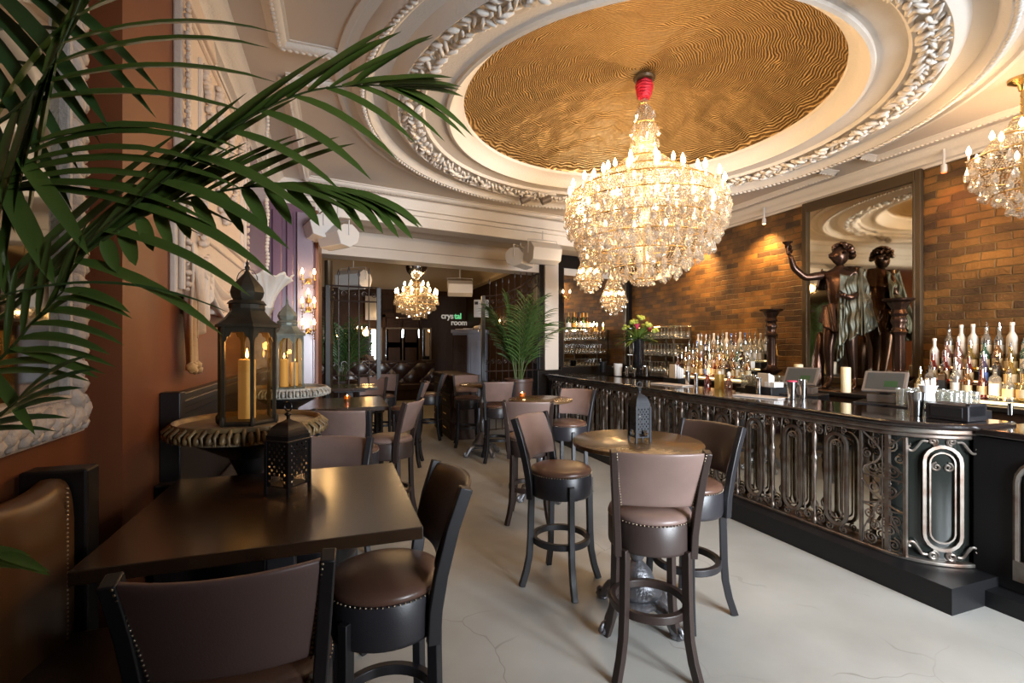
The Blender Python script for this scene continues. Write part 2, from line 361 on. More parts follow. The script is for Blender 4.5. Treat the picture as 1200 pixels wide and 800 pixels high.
# ================================================================== SETTING
XL, XN, XR, YF, ZC = -.77, -.87, 5.73, -2.0, 3.6
CX, CY = 2.56, 3.73
K = .172                                   # the cross beams run askew to the side walls
def ya(x, c): return c+K*x
bm = NB(); box(bm, -4.2, 6.2, -2.6, 15.6, -.1, 0); struct('floor', bm, 'floor', sharp=0)
# side walls
bm = NB(); box(bm, XN-.3, XN, YF, 2.225, 0, ZC+.1); box(bm, XN-.3, XL, 2.225, 6.5, 0, ZC+.1); struct('wall_left', bm, 'brown', sharp=0)
bm = NB(); box(bm, XR, XR+.3, YF, 15.3, 0, 4.5); struct('wall_right', bm, 'brick', sharp=0)
# street wall with its three openings
bm = NB()
xs = [(-1.2, 2.0), (2.9, 3.15), (4.05, 4.3), (5.2, 6.1)]
for a, b in xs: box(bm, a, b, YF-.25, YF, 0, 3.7)
for a, b in ((2.0, 2.9), (3.15, 4.05), (4.3, 5.2)): box(bm, a, b, YF-.25, YF, 0, .7 if b != 5.2 else .1); box(bm, a, b, YF-.25, YF, 2.8, 3.7)
struct('wall_front', bm, 'darkwall', sharp=0)
bm = NB(); box(bm, 1.32, 1.42, YF, -.70, 0, 1.80); struct('wall_daylight_blocker', bm, 'darkwall', sharp=0)  # added screen, out of view, keeps window daylight off the left foreground
for i, (a, b, z0) in enumerate(((2.0, 2.9, .7), (3.15, 4.05, .7), (4.3, 5.2, .1))):
    bm = NB(); w = .05
    box(bm, a, a+w, YF-.16, YF-.08, z0, 2.8); box(bm, b-w, b, YF-.16, YF-.08, z0, 2.8)
    box(bm, a+w, b-w, YF-.16, YF-.08, 2.8-w, 2.8); box(bm, a+w, b-w, YF-.16, YF-.08, z0, z0+w); box(bm, a+w, b-w, YF-.15, YF-.09, 2.1, 2.14)
    struct('window_%d' % (i+1), bm, 'frame', sharp=0)
# main ceiling: a flat sheet with the round opening
bm = NB(); angs = sorted(set([2*pi*i/144 for i in range(144)]+[math.atan2(y-CY, x-CX) % (2*pi) for x in (XN-.3, XR+.3) for y in (YF-.3, 7.6)]))
R0 = 2.58; a_, b_ = [], []
for t in angs:
    dx, dy = cos(t), sin(t); k = 1e9
    if dx > 0: k = min(k, (XR+.3-CX)/dx)
    if dx < 0: k = min(k, (XN-.3-CX)/dx)
    if dy > 0: k = min(k, (7.6-CY)/dy)
    if dy < 0: k = min(k, (YF-.3-CY)/dy)
    a_.append(bm.verts.new((CX+R0*dx, CY+R0*dy, ZC))); b_.append(bm.verts.new((CX+k*dx, CY+k*dy, ZC)))
n = len(angs)
for i in range(n): bm.faces.new((a_[i], a_[(i+1) % n], b_[(i+1) % n], b_[i]))
struct('ceiling', bm, 'plaster', sharp=0, solid=.02)
# the moulded ring around the dome
prof = [(2.58, 0), (2.58, -.03), (2.545, -.035), (2.53, -.015), (2.47, -.012), (2.45, -.05), (2.42, -.075), (2.36, -.085), (2.33, -.055), (2.31, -.02), (2.20, -.012), (2.185, -.03),
        (2.16, -.06), (2.12, -.085), (2.09, -.06), (2.08, -.02), (1.95, -.01), (1.945, -.035), (1.92, -.04), (1.90, -.012), (1.73, -.008), (1.725, -.03), (1.70, -.035), (1.685, -.01), (1.66, .035), (1.62, .075), (1.575, .09), (1.57, .12)]
bm = NB(); lathe(bm, prof, 144, (CX, CY, ZC), capb=False, capt=False); struct('trim_1', bm, 'plaster2', sharp=50)
# gilded dome
bm = NB(); pr = [(1.585*cos(radians(t)), .10+.36*sin(radians(t))) for t in range(0, 90, 6)]+[(.02, .46)]
lathe(bm, pr, 144, (0, 0, 0), capb=False); d = struct('ceiling_dome', bm, 'goldmosaic', sharp=0); d.location = (CX, CY, ZC)
# leafy wreath on the ring: two braided rows of leaves
bm = NB(); nl = 210
for i in range(nl):
    for row in range(3):
        a = 2*pi*(i+row*.33)/nl; r = 2.075-.052*row+random.uniform(-.012, .012)
        tilt = Matrix.Rotation(a+pi/2+(.75 if row != 1 else -.6)+random.uniform(-.3, .3), 3, 'Z') @ Matrix.Rotation(random.uniform(-.5, .5), 3, 'Y')
        blob(bm, (CX+r*cos(a), CY+r*sin(a), ZC-.05-random.uniform(0, .04)), (.058, .015, .024), tilt, 1, jit=.15)
struct('trim_2', bm, 'plaster2', sharp=0)
# rope of small leaves on the outer ring
bm = NB(); nl = 300
for i in range(nl):
    a = 2*pi*i/nl; blob(bm, (CX+2.39*cos(a), CY+2.39*sin(a), ZC-.085), (.03, .016, .018), Matrix.Rotation(a+pi/2+.6, 3, 'Z'), 1, jit=.1)
struct('trim_3', bm, 'plaster2', sharp=0)
# straight mouldings on the flat ceiling
def moulding(bm, p, q, z, w=.13, h=.05, lumps=True):
    p = Vector((p[0], p[1], z)); q = Vector((q[0], q[1], z)); d = (q-p); L = d.length; d.normalize(); s = Vector((-d.y, d.x, 0))
    pr = [(-w/2, 0), (-w/2, -h*.35), (-w*.36, -h*.4), (-w*.3, -h*.8), (-w*.1, -h), (w*.12, -h*.9), (w*.3, -h*.4), (w*.45, -h*.35), (w/2, 0)]
    a = [bm.verts.new(p+s*x+Vector((0, 0, y))) for x, y in pr]; b = [bm.verts.new(q+s*x+Vector((0, 0, y))) for x, y in pr]
    for i in range(len(pr)-1): bm.faces.new((a[i], b[i], b[i+1], a[i+1]))
    if lumps:
        for k in range(int(L/.04)):
            blob(bm, p+d*(k*.04+.02)+Vector((0, 0, -h*.95)), (.021, .014, .013), Matrix.Rotation(math.atan2(d.y, d.x)+.5, 3, 'Z'), 1)
bm = NB()
XA, XB = -.36, 5.36
moulding(bm, (XA, YF), (XA, 3.50), ZC); moulding(bm, (XA, 3.50), (.02, 3.50), ZC)
moulding(bm, (XA, 3.92), (.02, 3.92), ZC); moulding(bm, (XA, 3.92), (XA, 6.2), ZC)
moulding(bm, (XB, YF), (XB, 3.50), ZC); moulding(bm, (XB, 3.50), (5.12, 3.50), ZC)
moulding(bm, (XB, 3.95), (5.12, 3.95), ZC); moulding(bm, (XB, 3.95), (XB, 7.0), ZC)
moulding(bm, (XA, ya(XA, 6.22)), (XB, ya(XB, 6.22)), ZC, .16, .06)
struct('trim_4', bm, 'plaster2', sharp=50)
# cornices along the side walls and over the street wall
def cornice(bm, p, q, z, side, dep=.17, h=.17):
    p = Vector((p[0], p[1], z)); q = Vector((q[0], q[1], z)); d = (q-p).normalized(); s = Vector((-d.y, d.x, 0))*side
    pr = [(0, 0), (dep, 0), (dep, -h*.12), (dep*.85, -h*.2), (dep*.8, -h*.36), (dep*.55, -h*.5), (dep*.4, -h*.62), (dep*.34, -h*.8), (dep*.12, -h*.86), (dep*.1, -h), (0, -h)]
    a = [bm.verts.new(p+s*x+Vector((0, 0, y))) for x, y in pr]; b = [bm.verts.new(q+s*x+Vector((0, 0, y))) for x, y in pr]
    for i in range(len(pr)): bm.faces.new((a[i], b[i], b[(i+1) % len(pr)], a[(i+1) % len(pr)]))
    bm.faces.new(a); bm.faces.new(b[::-1])
bm = NB(); cornice(bm, (XR, YF), (XR, 7.3), ZC, 1); cornice(bm, (XL, 2.225), (XL, 6.4), ZC, -1); cornice(bm, (XN, YF), (XN, 2.225), ZC, -1)
struct('trim_5', bm, 'plaster2', sharp=50)
# cross beams: near corniced beam A and lower beam B, both askew
def slab(bm, c0, c1, x0, x1, z0, z1): prism(bm, [(x0, ya(x0, c0)), (x1, ya(x1, c0)), (x1, ya(x1, c1)), (x0, ya(x0, c1))], z0, z1)
bm = NB(); slab(bm, 6.45, 6.75, -1.2, 6.05, 3.22, 3.62); slab(bm, 6.36, 6.45, -1.2, 6.05, 3.42, 3.6); slab(bm, 6.40, 6.45, -1.2, 6.05, 3.36, 3.42)
struct('trim_6', bm, 'plaster2', sharp=0, bevel=.01)
bm = NB(); slab(bm, 6.75, 7.62, -1.2, 6.05, 3.32, 3.42); struct('ceiling_passage', bm, 'plaster', sharp=0)
bm = NB(); slab(bm, 7.62, 8.0, -4.1, 6.05, 2.95, 4.4); slab(bm, 7.57, 7.62, -1.2, 6.05, 3.10, 3.32); struct('trim_7', bm, 'plaster', sharp=0, bevel=.008)
bm = NB(); slab(bm, 7.0, 7.035, -.2, 2.3, 3.305, 3.335); struct('trim_8', bm, 'blackplastic', sharp=0)   # air slot in the soffit
# left pier (purple gloss) at the end of the left wall
bm = NB(); x1 = -.26
slab(bm, 6.40, 7.75, XL-.25, x1, 0, 3.3)
for xa, xb in ((-.72, -.62), (-.57, -.5)): slab(bm, 6.36, 6.42, xa, xb, .1, 3.2)
struct('wall_pier_left', bm, ['purple'], sharp=0, bevel=.01)
bm = NB(); slab(bm, 6.35, 6.42, -.46, -.28, .1, 3.2); box(bm, XL-.02, XL+.02, 4.72, 6.3, 1.3, 3.42); struct('trim_9', bm, 'lav', sharp=0, bevel=.01)
bm = NB(); slab(bm, 6.38, 7.8, x1, x1+.035, 0, 3.25); struct('trim_10', bm, 'brown', sharp=0)
# right end wall: cream pier, dark base and dark surround of the tall mirror
bm = NB(); slab(bm, 7.55, 8.05, 3.60, 3.90, 1.15, 3.3); struct('wall_pier_right', bm, 'plaster', sharp=0, bevel=.01)
bm = NB(); slab(bm, 7.50, 8.05, 3.42, 3.95, 0, 1.15); slab(bm, 7.56, 8.05, 3.95, XR, 0, 1.2); slab(bm, 7.56, 8.05, 3.90, XR, 3.08, 3.32); slab(bm, 7.6, 8.0, 3.5, 3.6, 1.15, 3.2)
slab(bm, 7.56, 8.05, 3.90, 4.02, 1.2, 3.08); slab(bm, 7.56, 8.05, 5.62, XR, 1.2, 3.08); slab(bm, 7.66, 8.05, 4.02, 5.62, 1.2, 3.08)
struct('wall_end', bm, 'darkwall', sharp=0, bevel=.008)
# far room
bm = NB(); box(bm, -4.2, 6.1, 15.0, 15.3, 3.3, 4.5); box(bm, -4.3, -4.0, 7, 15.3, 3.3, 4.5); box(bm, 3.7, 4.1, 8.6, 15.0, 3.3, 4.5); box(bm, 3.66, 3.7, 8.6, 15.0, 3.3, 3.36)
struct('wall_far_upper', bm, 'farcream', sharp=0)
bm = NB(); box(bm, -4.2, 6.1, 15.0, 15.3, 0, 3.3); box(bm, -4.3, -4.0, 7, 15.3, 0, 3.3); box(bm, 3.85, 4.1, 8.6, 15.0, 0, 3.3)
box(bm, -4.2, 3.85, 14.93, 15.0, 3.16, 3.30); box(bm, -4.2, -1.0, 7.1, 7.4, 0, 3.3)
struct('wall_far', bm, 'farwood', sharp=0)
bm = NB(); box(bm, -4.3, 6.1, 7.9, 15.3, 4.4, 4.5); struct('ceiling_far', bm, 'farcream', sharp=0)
# panelled double door in the far wall
bm = NB(); x0, x1 = 1.35, 2.35
for k in range(2):
    xa = x0+k*.5; box(bm, xa+.01, xa+.49, 14.90, 14.95, .02, 2.45)
    for z0, z1 in ((.15, .85), (1.0, 1.55), (1.7, 2.3)):
        box(bm, xa+.07, xa+.43, 14.885, 14.905, z0, z1)
box(bm, x0-.1, x0, 14.87, 14.97, 0, 2.55); box(bm, x1, x1+.1, 14.87, 14.97, 0, 2.55); box(bm, x0-.1, x1+.1, 14.87, 14.97, 2.45, 2.6)
dr = struct('door_1', bm, 'farwood', sharp=0, bevel=.01)
bm = NB(); tube(bm, [(x0+.47, 14.88, 1.05), (x0+.47, 14.85, 1.05), (x0+.37, 14.85, 1.05)], .012); obj('door_handle', bm, 'brass', dr)
# dark dado panelling with a moulded rail along the left wall (back of the long bench)
bm = NB(); box(bm, XL, XL+.05, 2.70, 6.3, 0, 1.24)
for z, d_ in ((1.23, .05), (1.265, .07), (1.30, .08), (1.33, .06)): box(bm, XL, XL+d_, 2.66, 6.3, z, z+.038)
box(bm, XL, XL+.085, 2.62, 2.70, 0, 1.385); box(bm, XN, XN+.03, YF, 2.2, 0, 1.12)
struct('baseboard_left', bm, 'wood', sharp=0, bevel=.006)
# ================================================================== BAR
bar = thing('bar_counter', 'long black bar with bronzed scrolling ironwork front and rounded near end', 'bar', (0, 0, 0))
XI, YB0, YB1, RB = 3.58, 1.93, 7.95, .40
def outline(x0, r, y0, y1, x2, n=10):
    pts = [(x0, y1)]+[(x0+r-r*cos(t*pi/2/n), y0+r-r*sin(t*pi/2/n)) for t in range(n+1)]+[(x2, y0), (x2, y1)]
    return pts
bm = NB(); prism(bm, outline(3.42, .001, 1.80, YB1, 4.10, 1), 0, .16); box(bm, 3.74, 4.4, -1.6, 1.80, 0, .10); obj('plinth', bm, 'blackstone', bar, sharp=0, bevel=.006)
bm = NB(); prism(bm, outline(3.64, RB-.05, YB0+.06, YB1, 4.05), .16, 1.03); obj('mirror_panel', bm, 'darkmirror', bar, sharp=40)
bm = NB(); prism(bm, [(XI+.012+RB-RB*cos(radians(t)), YB0+.012+RB-RB*sin(radians(t))) for t in range(8, 91, 6)]+[(4.03, 2.10), (3.85, 2.35)], .186, .984); obj('corner_glass', bm, 'smokeglass', bar, sharp=40)
bm = NB(); prism(bm, outline(3.50, .47, 1.85, YB1, 4.20, 14), 1.058, 1.10); obj('countertop', bm, 'bartop', bar, sharp=40, bevel=.014)
bm = NB(); prism(bm, outline(3.545, .43, 1.895, YB1, 4.15, 14), 1.018, 1.058); prism(bm, outline(3.57, .40, 1.925, YB1, 4.15, 14), .985, 1.018); obj('top_moulding', bm, 'iron', bar, sharp=40, bevel=.01)
bm = NB(); prism(bm, outline(3.555, .42, 1.905, YB1, 4.10, 14), .16, .185); obj('foot_moulding', bm, 'iron', bar, sharp=40, bevel=.006)
# lower-set near section: black panelled box with its own top
bm = NB(); box(bm, 3.88, 4.35, -1.6, 1.93, .10, 1.02); obj('side_cabinet', bm, 'blackstone', bar, sharp=0, bevel=.006)
bm = NB(); box(bm, 3.84, 4.42, -1.6, 1.90, 1.03, 1.075); obj('side_worktop', bm, 'bartop', bar, sharp=0, bevel=.008)
# tall arched ornament on the near section, seen at the picture edge
bm = NB(); yc = 1.56
def arch_pts(y, z0, z1, w, n=10): return [(3.87, y+w, z0)]+[(3.87, y+w*cos(pi*t/n), z1-w+w*sin(pi*t/n)) for t in range(n+1)]+[(3.87, y-w, z0)]
tube(bm, arch_pts(yc, .20, .92, .15), .018); tube(bm, arch_pts(yc, .20, .86, .105), .010)
for s in (-1, 1): tube(bm, [(3.865, yc+s*.05+y*s*.9, z) for y, z in spiral(0, .80, .045, 1.6, 0, s)], .007)
box(bm, 3.85, 3.875, yc-.16, yc+.16, .18, .30)
obj('arched_ornament', bm, 'iron', bar)
bm = NB(); prism(bm, [(yc+.09*cos(pi*t/8), .74+.09*sin(pi*t/8)) for t in range(9)]+[(yc-.09, .32), (yc+.09, .32)], 3.858, 3.872, mtx=Matrix(((0, 0, 1, 0), (1, 0, 0, 0), (0, 1, 0, 0), (0, 0, 0, 1))))
obj('ornament_panel', bm, 'pot', bar)
def CR(pts, k=6):
    P = [tuple(p) for p in pts]; out = []
    for i in range(len(P)-1):
        p0, p1, p2, p3 = P[max(i-1, 0)], P[i], P[i+1], P[min(i+2, len(P)-1)]
        for q in range(k):
            t = q/k; out.append(tuple(.5*(2*b+(-a+c)*t+(2*a-5*b+4*c-d)*t*t+(-a+3*b-3*c+d)*t**3) for a, b, c, d in zip(p0, p1, p2, p3)))
    out.append(P[-1]); return [Vector(p) for p in out]
# ---- ironwork pieces, local: x outwards is -X, s along Y, z height
def P3(s, z, x=0): return Vector((x, s, z))
def stadium(w, z0, z1, n=9):
    return [(w*cos(pi*t/n), z1-w+w*sin(pi*t/n)) for t in range(n+1)]+[(w*cos(pi+pi*t/n), z0+w+w*sin(pi+pi*t/n)) for t in range(n+1)]
def arch_loop_bm():
    bm = NB()
    tube(bm, [P3(y, z) for y, z in stadium(.078, .245, .93)], 0, closed=True, flat=(.022, .024), up=Vector((1, 0, 0)))
    tube(bm, [P3(y, z) for y, z in stadium(.045, .285, .885)], .007, n=6, closed=True)
    for s in (-1, 1):
        tube(bm, [P3(s*.019+y, z) for y, z in spiral(0, .855, .022, 1.3, 0, s, 14)], .005, n=5)
        tube(bm, [P3(s*.060+y, z) for y, z in spiral(0, .962, .024, 1.4, -pi/2, -s, 14)], .006, n=5)     # scrolls on top
        tube(bm, [P3(s*.055+y, z) for y, z in spiral(0, .215, .032, 1.6, pi/2, s, 16)], .007, n=5)      # scrolls at the foot
    return bm
def baluster_bm():
    bm = NB(); pr = [(.012, .185), (.02, .20), (.02, .22), (.010, .24), (.010, .32), (.017, .345), (.010, .37), (.009, .50), (.013, .55), (.020, .60), (.024, .645), (.018, .68), (.026, .70), (.026, .715), (.017, .735), (.012, .76), (.016, .80), (.022, .86), (.018, .90), (.010, .925), (.019, .945), (.019, .96), (.010, .985)]
    lathe(bm, pr, 10); return bm
def foot_scroll_bm():
    bm = NB()
    for s in (-1, 1):
        tube(bm, [P3(s*.056+y, z) for y, z in spiral(0, .245, .05, 1.8, -pi/2, -s, 22)], .0075, n=5)
        tube(bm, [P3(s*.045+y, z) for y, z in spiral(0, .935, .036, 1.6, pi/2, s, 18)], .0065, n=5)
        tube(bm, [P3(s*.095, .985)]+CR([P3(s*.088, .92), P3(s*.088, .40), P3(s*.086, .30), P3(s*.06, .225), P3(0, .205)], 4), .007, n=5)
        tube(bm, [P3(s*.02, .30), P3(s*.03, .34), P3(s*.012, .37)], .006, n=5)
    return bm
arch0 = obj('arch_loop', arch_loop_bm(), 'iron', bar); bal0 = obj('baluster', baluster_bm(), 'iron', bar); fs0 = obj('scroll_pair', foot_scroll_bm(), 'iron', bar)
def ccopy(o, loc, rz=0):
    c = o.copy(); C.objects.link(c); c.location = loc; c.rotation_euler.z = rz; return c
PITCH = .395; k = 0; y = 2.80
ys = []
while y < 7.8: ys.append(y); y += PITCH
first = True
for y in ys:
    for o, yy in ((bal0, y), (fs0, y), (arch0, y+PITCH/2)):
        if first: o.location = (XI, yy, 0)
        else: ccopy(o, (XI, yy, 0))
    first = False
ccopy(arch0, (XI, 2.80-PITCH/2+.02, 0))
# dense scroll panel beside the rounded end
def scroll_panel_bm():
    bm = NB(); w = .145; up = Vector((1, 0, 0))
    for s in (-1, 1): tube(bm, [P3(s*w, .185), P3(s*w, .985)], 0, flat=(.018, .022), up=up)
    r = .006
    for s in (-1, 1):
        for (cy, cz, r0, tn, a0, d) in ((.055, .92, .045, 1.8, -pi/2, 1), (.105, .83, .035, 1.6, pi/2, -1), (.07, .74, .05, 1.7, pi, 1), (.055, .60, .05, 1.9, pi/2, 1), (.09, .40, .042, 1.8, -pi/2, -1), (.05, .33, .045, 1.9, 0, 1), (.075, .235, .05, 2.0, pi/2, -1), (.03, .44, .03, 1.5, 0, 1)):
            tube(bm, [P3(s*(cy+a), b) for a, b in [(q[0], q[1]) for q in spiral(0, cz, r0, tn, a0, d, 20)]], r, n=5)
        tube(bm, CR([P3(s*.13, .98), P3(s*.02, .88), P3(s*.03, .80), P3(s*.13, .72), P3(s*.10, .66)]), r+.001, n=5)
        tube(bm, CR([P3(s*.14, .64), P3(s*.06, .55), P3(-s*.06, .49), P3(-s*.14, .47)]), r+.001, n=5)
        tube(bm, CR([P3(s*.14, .47), P3(s*.05, .46), P3(0, .50)]), r, n=5)
        tube(bm, [P3(s*.01, .68), P3(s*.02, .60), P3(s*.012, .55)], r, n=5)
        tube(bm, CR([P3(s*.13, .20), P3(s*.12, .30), P3(s*.06, .42), P3(s*.02, .52)]), r, n=5)
    box(bm, -.008, .008, -.14, .14, .675, .685)
    tube(bm, [P3(0, .185), P3(0, .98)], .006, n=5)
    return bm
sp = obj('scroll_panel', scroll_panel_bm(), 'iron', bar, loc=(XI, 2.29, 0))
# the corner: a large double loop facing out over the rounded end, with posts and scrolls
def corner(t): return Vector((XI+RB-RB*cos(t), YB0+RB-RB*sin(t), 0))
bm = NB(); up = Vector((1, 0, 0)); w = .100
def st2(w, z0, z1, dy=0): return [P3(y+dy, z) for y, z in stadium(w, z0, z1)]
tube(bm, st2(w, .255, .935), 0, closed=True, flat=(.020, .026), up=up); tube(bm, st2(w-.032, .30, .895), 0, closed=True, flat=(.009, .018), up=up)
for s in (-1, 1):
    tube(bm, [P3(s*.032+y, z) for y, z in spiral(0, .80, .03, 1.5, pi/2, -s, 16)], .007, n=6)
    tube(bm, [P3(s*.05+y, z) for y, z in spiral(0, .968, .028, 1.6, -pi/2, -s, 18)], .008, n=6)
    tube(bm, [P3(s*.05+y, z) for y, z in spiral(0, .215, .032, 1.7, pi/2, s, 18)], .009, n=6)
    tube(bm, CR([P3(s*.078, .965), P3(s*.11, .965), P3(s*.135, .93), P3(s*.16, .90), P3(s*.185, .905), P3(s*.188, .925), P3(s*.175, .93)]), .008, n=6)
    tube(bm, CR([P3(s*.082, .215), P3(s*.11, .22), P3(s*.135, .26), P3(s*.16, .29), P3(s*.185, .285), P3(s*.188, .265), P3(s*.175, .26)]), .009, n=6)
cl = obj('corner_loop', bm, 'iron', bar, loc=corner(radians(52))+Vector((.01, .01, 0))); cl.rotation_euler.z = radians(52)
for t in (10, 84):
    bm = NB(); c = corner(radians(t)); tube(bm, [c+Vector((0, 0, .185)), c+Vector((0, 0, .985))], 0, flat=(.026, .026)); obj('corner_post', bm, 'iron', bar)
for z, r0 in ((.86, .05), (.74, .05), (.55, .045), (.40, .05), (.28, .045)):
    bm = NB(); tube(bm, [Vector((4.03+a, YB0-.005, b)) for a, b in spiral(0, z, r0, 1.8, 0, 1, 20)], .008, n=6); obj('end_scroll', bm, 'iron', bar)
bm = NB()
# left dark end of the bar that closes against the pier
obj('end_panel', (lambda b: (box(b, 3.60, 3.66, 7.6, 7.99, .16, 1.03), b)[1])(bm), 'darkwall', bar, sharp=0)
# service shelf on the bartender's side
bm = NB(); box(bm, 4.22, 4.72, 2.0, 7.7, .92, 1.0); box(bm, 4.25, 4.70, 2.05, 7.7, 0, .92); obj('service_shelf', bm, 'blackstone', bar, sharp=0, bevel=.005)
# back counter
bb = thing('back_counter', 'dark back counter against the brick wall under the bottles and statue', 'counter', (0, 0, 0))
bm = NB(); box(bm, 5.10, XR, -1.5, 7.9, 0, 1.06); 
for y in range(0, 9): box(bm, 5.085, 5.10, y-.45, y+.42, .15, .95)
obj('body', bm, 'farwood', bb, sharp=0, bevel=.005)
bm = NB(); box(bm, 5.05, XR, -1.5, 7.9, 1.06, 1.10); obj('worktop', bm, 'wood', bb, sharp=0, bevel=.006)
# stepped bottle displays with a warm light strip
def steps(name, y0, y1, label):
    t = thing(name, label, 'bottle display', (0, 0, 1.10))
    bm = NB()
    for i in range(4): box(bm, 5.18+.115*i, 5.18+.115*(i+1) if i < 3 else 5.70, y0, y1, 0, .04+.115*i)
    obj('step', bm, 'blackplastic', t, sharp=0, bevel=.003)
    bm = NB(); box(bm, 5.165, 5.18, y0, y1, .01, .035)
    for i in range(1, 4): box(bm, 5.172+.115*i, 5.18+.115*i, y0, y1, .115*i-.06+.0, .115*i-.045)
    obj('light_strip', bm, 'ledstrip', t, sharp=0)
    return t
steps('bottle_steps', 5.02, 6.55, 'stepped black bottle display with warm light strips left of the statue')
steps('bottle_steps', 1.75, 3.06, 'stepped black bottle display with warm light strips right of the big mirror')
# ---- bottles
def bottle_type(kind, body, r, h, sh, neck, cap, lab, pour):
    """returns a hidden-free factory building root+parts once per call"""
    def make(loc, rz, label, group):
        bm = NB()
        if sh == 'round': pr = [(r*.9, 0), (r, .008), (r, h*.55), (r*.93, h*.62), (r*.6, h*.70), (neck, h*.76), (neck, h*.96)]
        elif sh == 'square': pr = [(r*.95, 0), (r, .006), (r, h*.66), (r*.7, h*.72), (neck, h*.76), (neck, h*.96)]
        elif sh == 'squat': pr = [(r*.8, 0), (r*1.15, .02), (r*1.2, h*.35), (r*.9, h*.55), (neck, h*.68), (neck, h*.96)]
        elif sh == 'jug': pr = [(r, 0), (r, h*.45), (r*.8, h*.58), (neck*1.2, h*.66), (neck, h*.96)]
        else: pr = [(r*.9, 0), (r, .008), (r, h*.45), (r*.7, h*.60), (neck*1.1, h*.74), (neck, h*.8), (neck, h*.96)]
        lathe(bm, pr, 4 if sh == 'square' else 12, smooth=sh != 'square')
        if sh == 'square': bmesh.ops.rotate(bm, verts=bm.verts, cent=(0, 0, 0), matrix=Matrix.Rotation(pi/4, 3, 'Z')); 
        b = obj(kind, bm, body, sharp=50)
        b.location = loc; b.rotation_euler.z = rz
        bm = NB()
        if pour: lathe(bm, [(neck*1.15, h*.95), (neck*1.15, h*.985), (.006, h*1.0), (.0045, h*1.12), (.002, h*1.13)], 8)
        else: lathe(bm, [(neck*1.2, h*.93), (neck*1.2, h*1.01), (neck*.9, h*1.02)], 10)
        obj('pourer' if pour else 'cap', bm, 'steel' if pour else cap, b)
        bm = NB(); q = r*1.02 if sh != 'squat' else r*1.22
        if sh == 'square': box(bm, -r*.72, r*.72, -r*.72, r*.72, h*.14, h*.5)
        else: lathe(bm, [(q, h*.14), (q, h*.42)], 12, capb=False, capt=False)
        obj('label', bm, lab, b, sharp=0)
        tag(b, label, 'bottle', group); return b
    return make
TYPES = [
 ('clear glass', bottle_type('bottle', 'g_clear', .037, .30, 'round', .014, 'l_white', 'l_white', 1)),
 ('frosted white', bottle_type('bottle', 'frost', .036, .30, 'round', .014, 'l_white', 'l_white', 0)),
 ('amber', bottle_type('bottle', 'g_amber', .036, .28, 'round', .014, 'l_gold', 'l_cream', 1)),
 ('squat golden', bottle_type('bottle', 'g_yellow', .038, .24, 'squat', .014, 'l_gold', 'l_cream', 1)),
 ('green glass', bottle_type('bottle', 'g_green', .035, .29, 'taper', .013, 'l_gold', 'l_white', 1)),
 ('dark brown', bottle_type('bottle', 'g_brown', .036, .28, 'square', .014, 'l_black', 'l_black', 1)),
 ('square clear', bottle_type('bottle', 'g_clear', .042, .27, 'square', .014, 'l_blue', 'l_white', 1)),
 ('blue tinted', bottle_type('bottle', 'g_blue', .034, .30, 'taper', .013, 'l_blue', 'l_white', 0)),
 ('ruby red', bottle_type('bottle', 'g_red', .033, .27, 'taper', .013, 'l_red', 'l_cream', 1)),
 ('pale pink', bottle_type('bottle', 'g_pink', .035, .29, 'round', .014, 'l_red', 'l_white', 1)),
 ('purple', bottle_type('bottle', 'g_purple', .034, .27, 'round', .013, 'l_black', 'l_blue', 1)),
 ('teal glass', bottle_type('bottle', 'g_teal', .035, .27, 'round', .013, 'l_white', 'l_white', 1)),
 ('round jug', bottle_type('bottle', 'g_clear', .044, .24, 'jug', .013, 'l_black', 'l_cream', 1)),
]
protos = {}
def place_bottle(ti, loc, label, group):
    nm, mk = TYPES[ti]
    if ti not in protos: protos[ti] = mk(loc, random.uniform(0, 1), label, group); return protos[ti]
    return dup(protos[ti], loc, random.uniform(-.4, .4), label, group, scale=random.uniform(.94, 1.06))
rows = ['front', 'second', 'third', 'top']
def fill(y0, y1, n, which, group, wts):
    for i in range(4):
        m = n-(i % 2)
        for j in range(m):
            ti = random.choices(range(13), weights=wts[i])[0]
            y = y1-.045-(y1-y0-.09)*(j+(.5 if i % 2 else 0))/(n-1)+random.uniform(-.008, .008)
            x = 5.18+.115*i+.058+(.02 if i == 3 else 0)
            place_bottle(ti, (x, y, 1.10+.041+.115*i), '%s bottle, %s from the left on the %s step %s' % (TYPES[ti][0], ORD[j] if j < 20 else 'last', rows[i], which), group)
wa = [[3, 1, 5, 5, 2, 3, 3, 0, 3, 1, 1, 0, 4], [4, 0, 5, 3, 4, 2, 3, 1, 2, 1, 1, 1, 3], [6, 2, 3, 1, 3, 1, 4, 1, 1, 2, 1, 0, 2], [7, 5, 1, 0, 2, 1, 3, 2, 0, 1, 0, 0, 1]]
fill(5.02, 6.55, 17, 'left of the statue', 'spirit bottles on the left stepped display', wa)
wb = [[2, 0, 6, 5, 1, 4, 2, 0, 3, 1, 1, 0, 6], [3, 0, 5, 3, 1, 4, 2, 1, 3, 1, 3, 1, 2], [4, 2, 3, 2, 2, 1, 2, 1, 1, 3, 1, 3, 1], [5, 8, 0, 1, 1, 0, 2, 1, 0, 3, 0, 1, 0]]
fill(1.75, 3.06, 14, 'right of the mirror', 'spirit bottles on the right stepped display', wb)
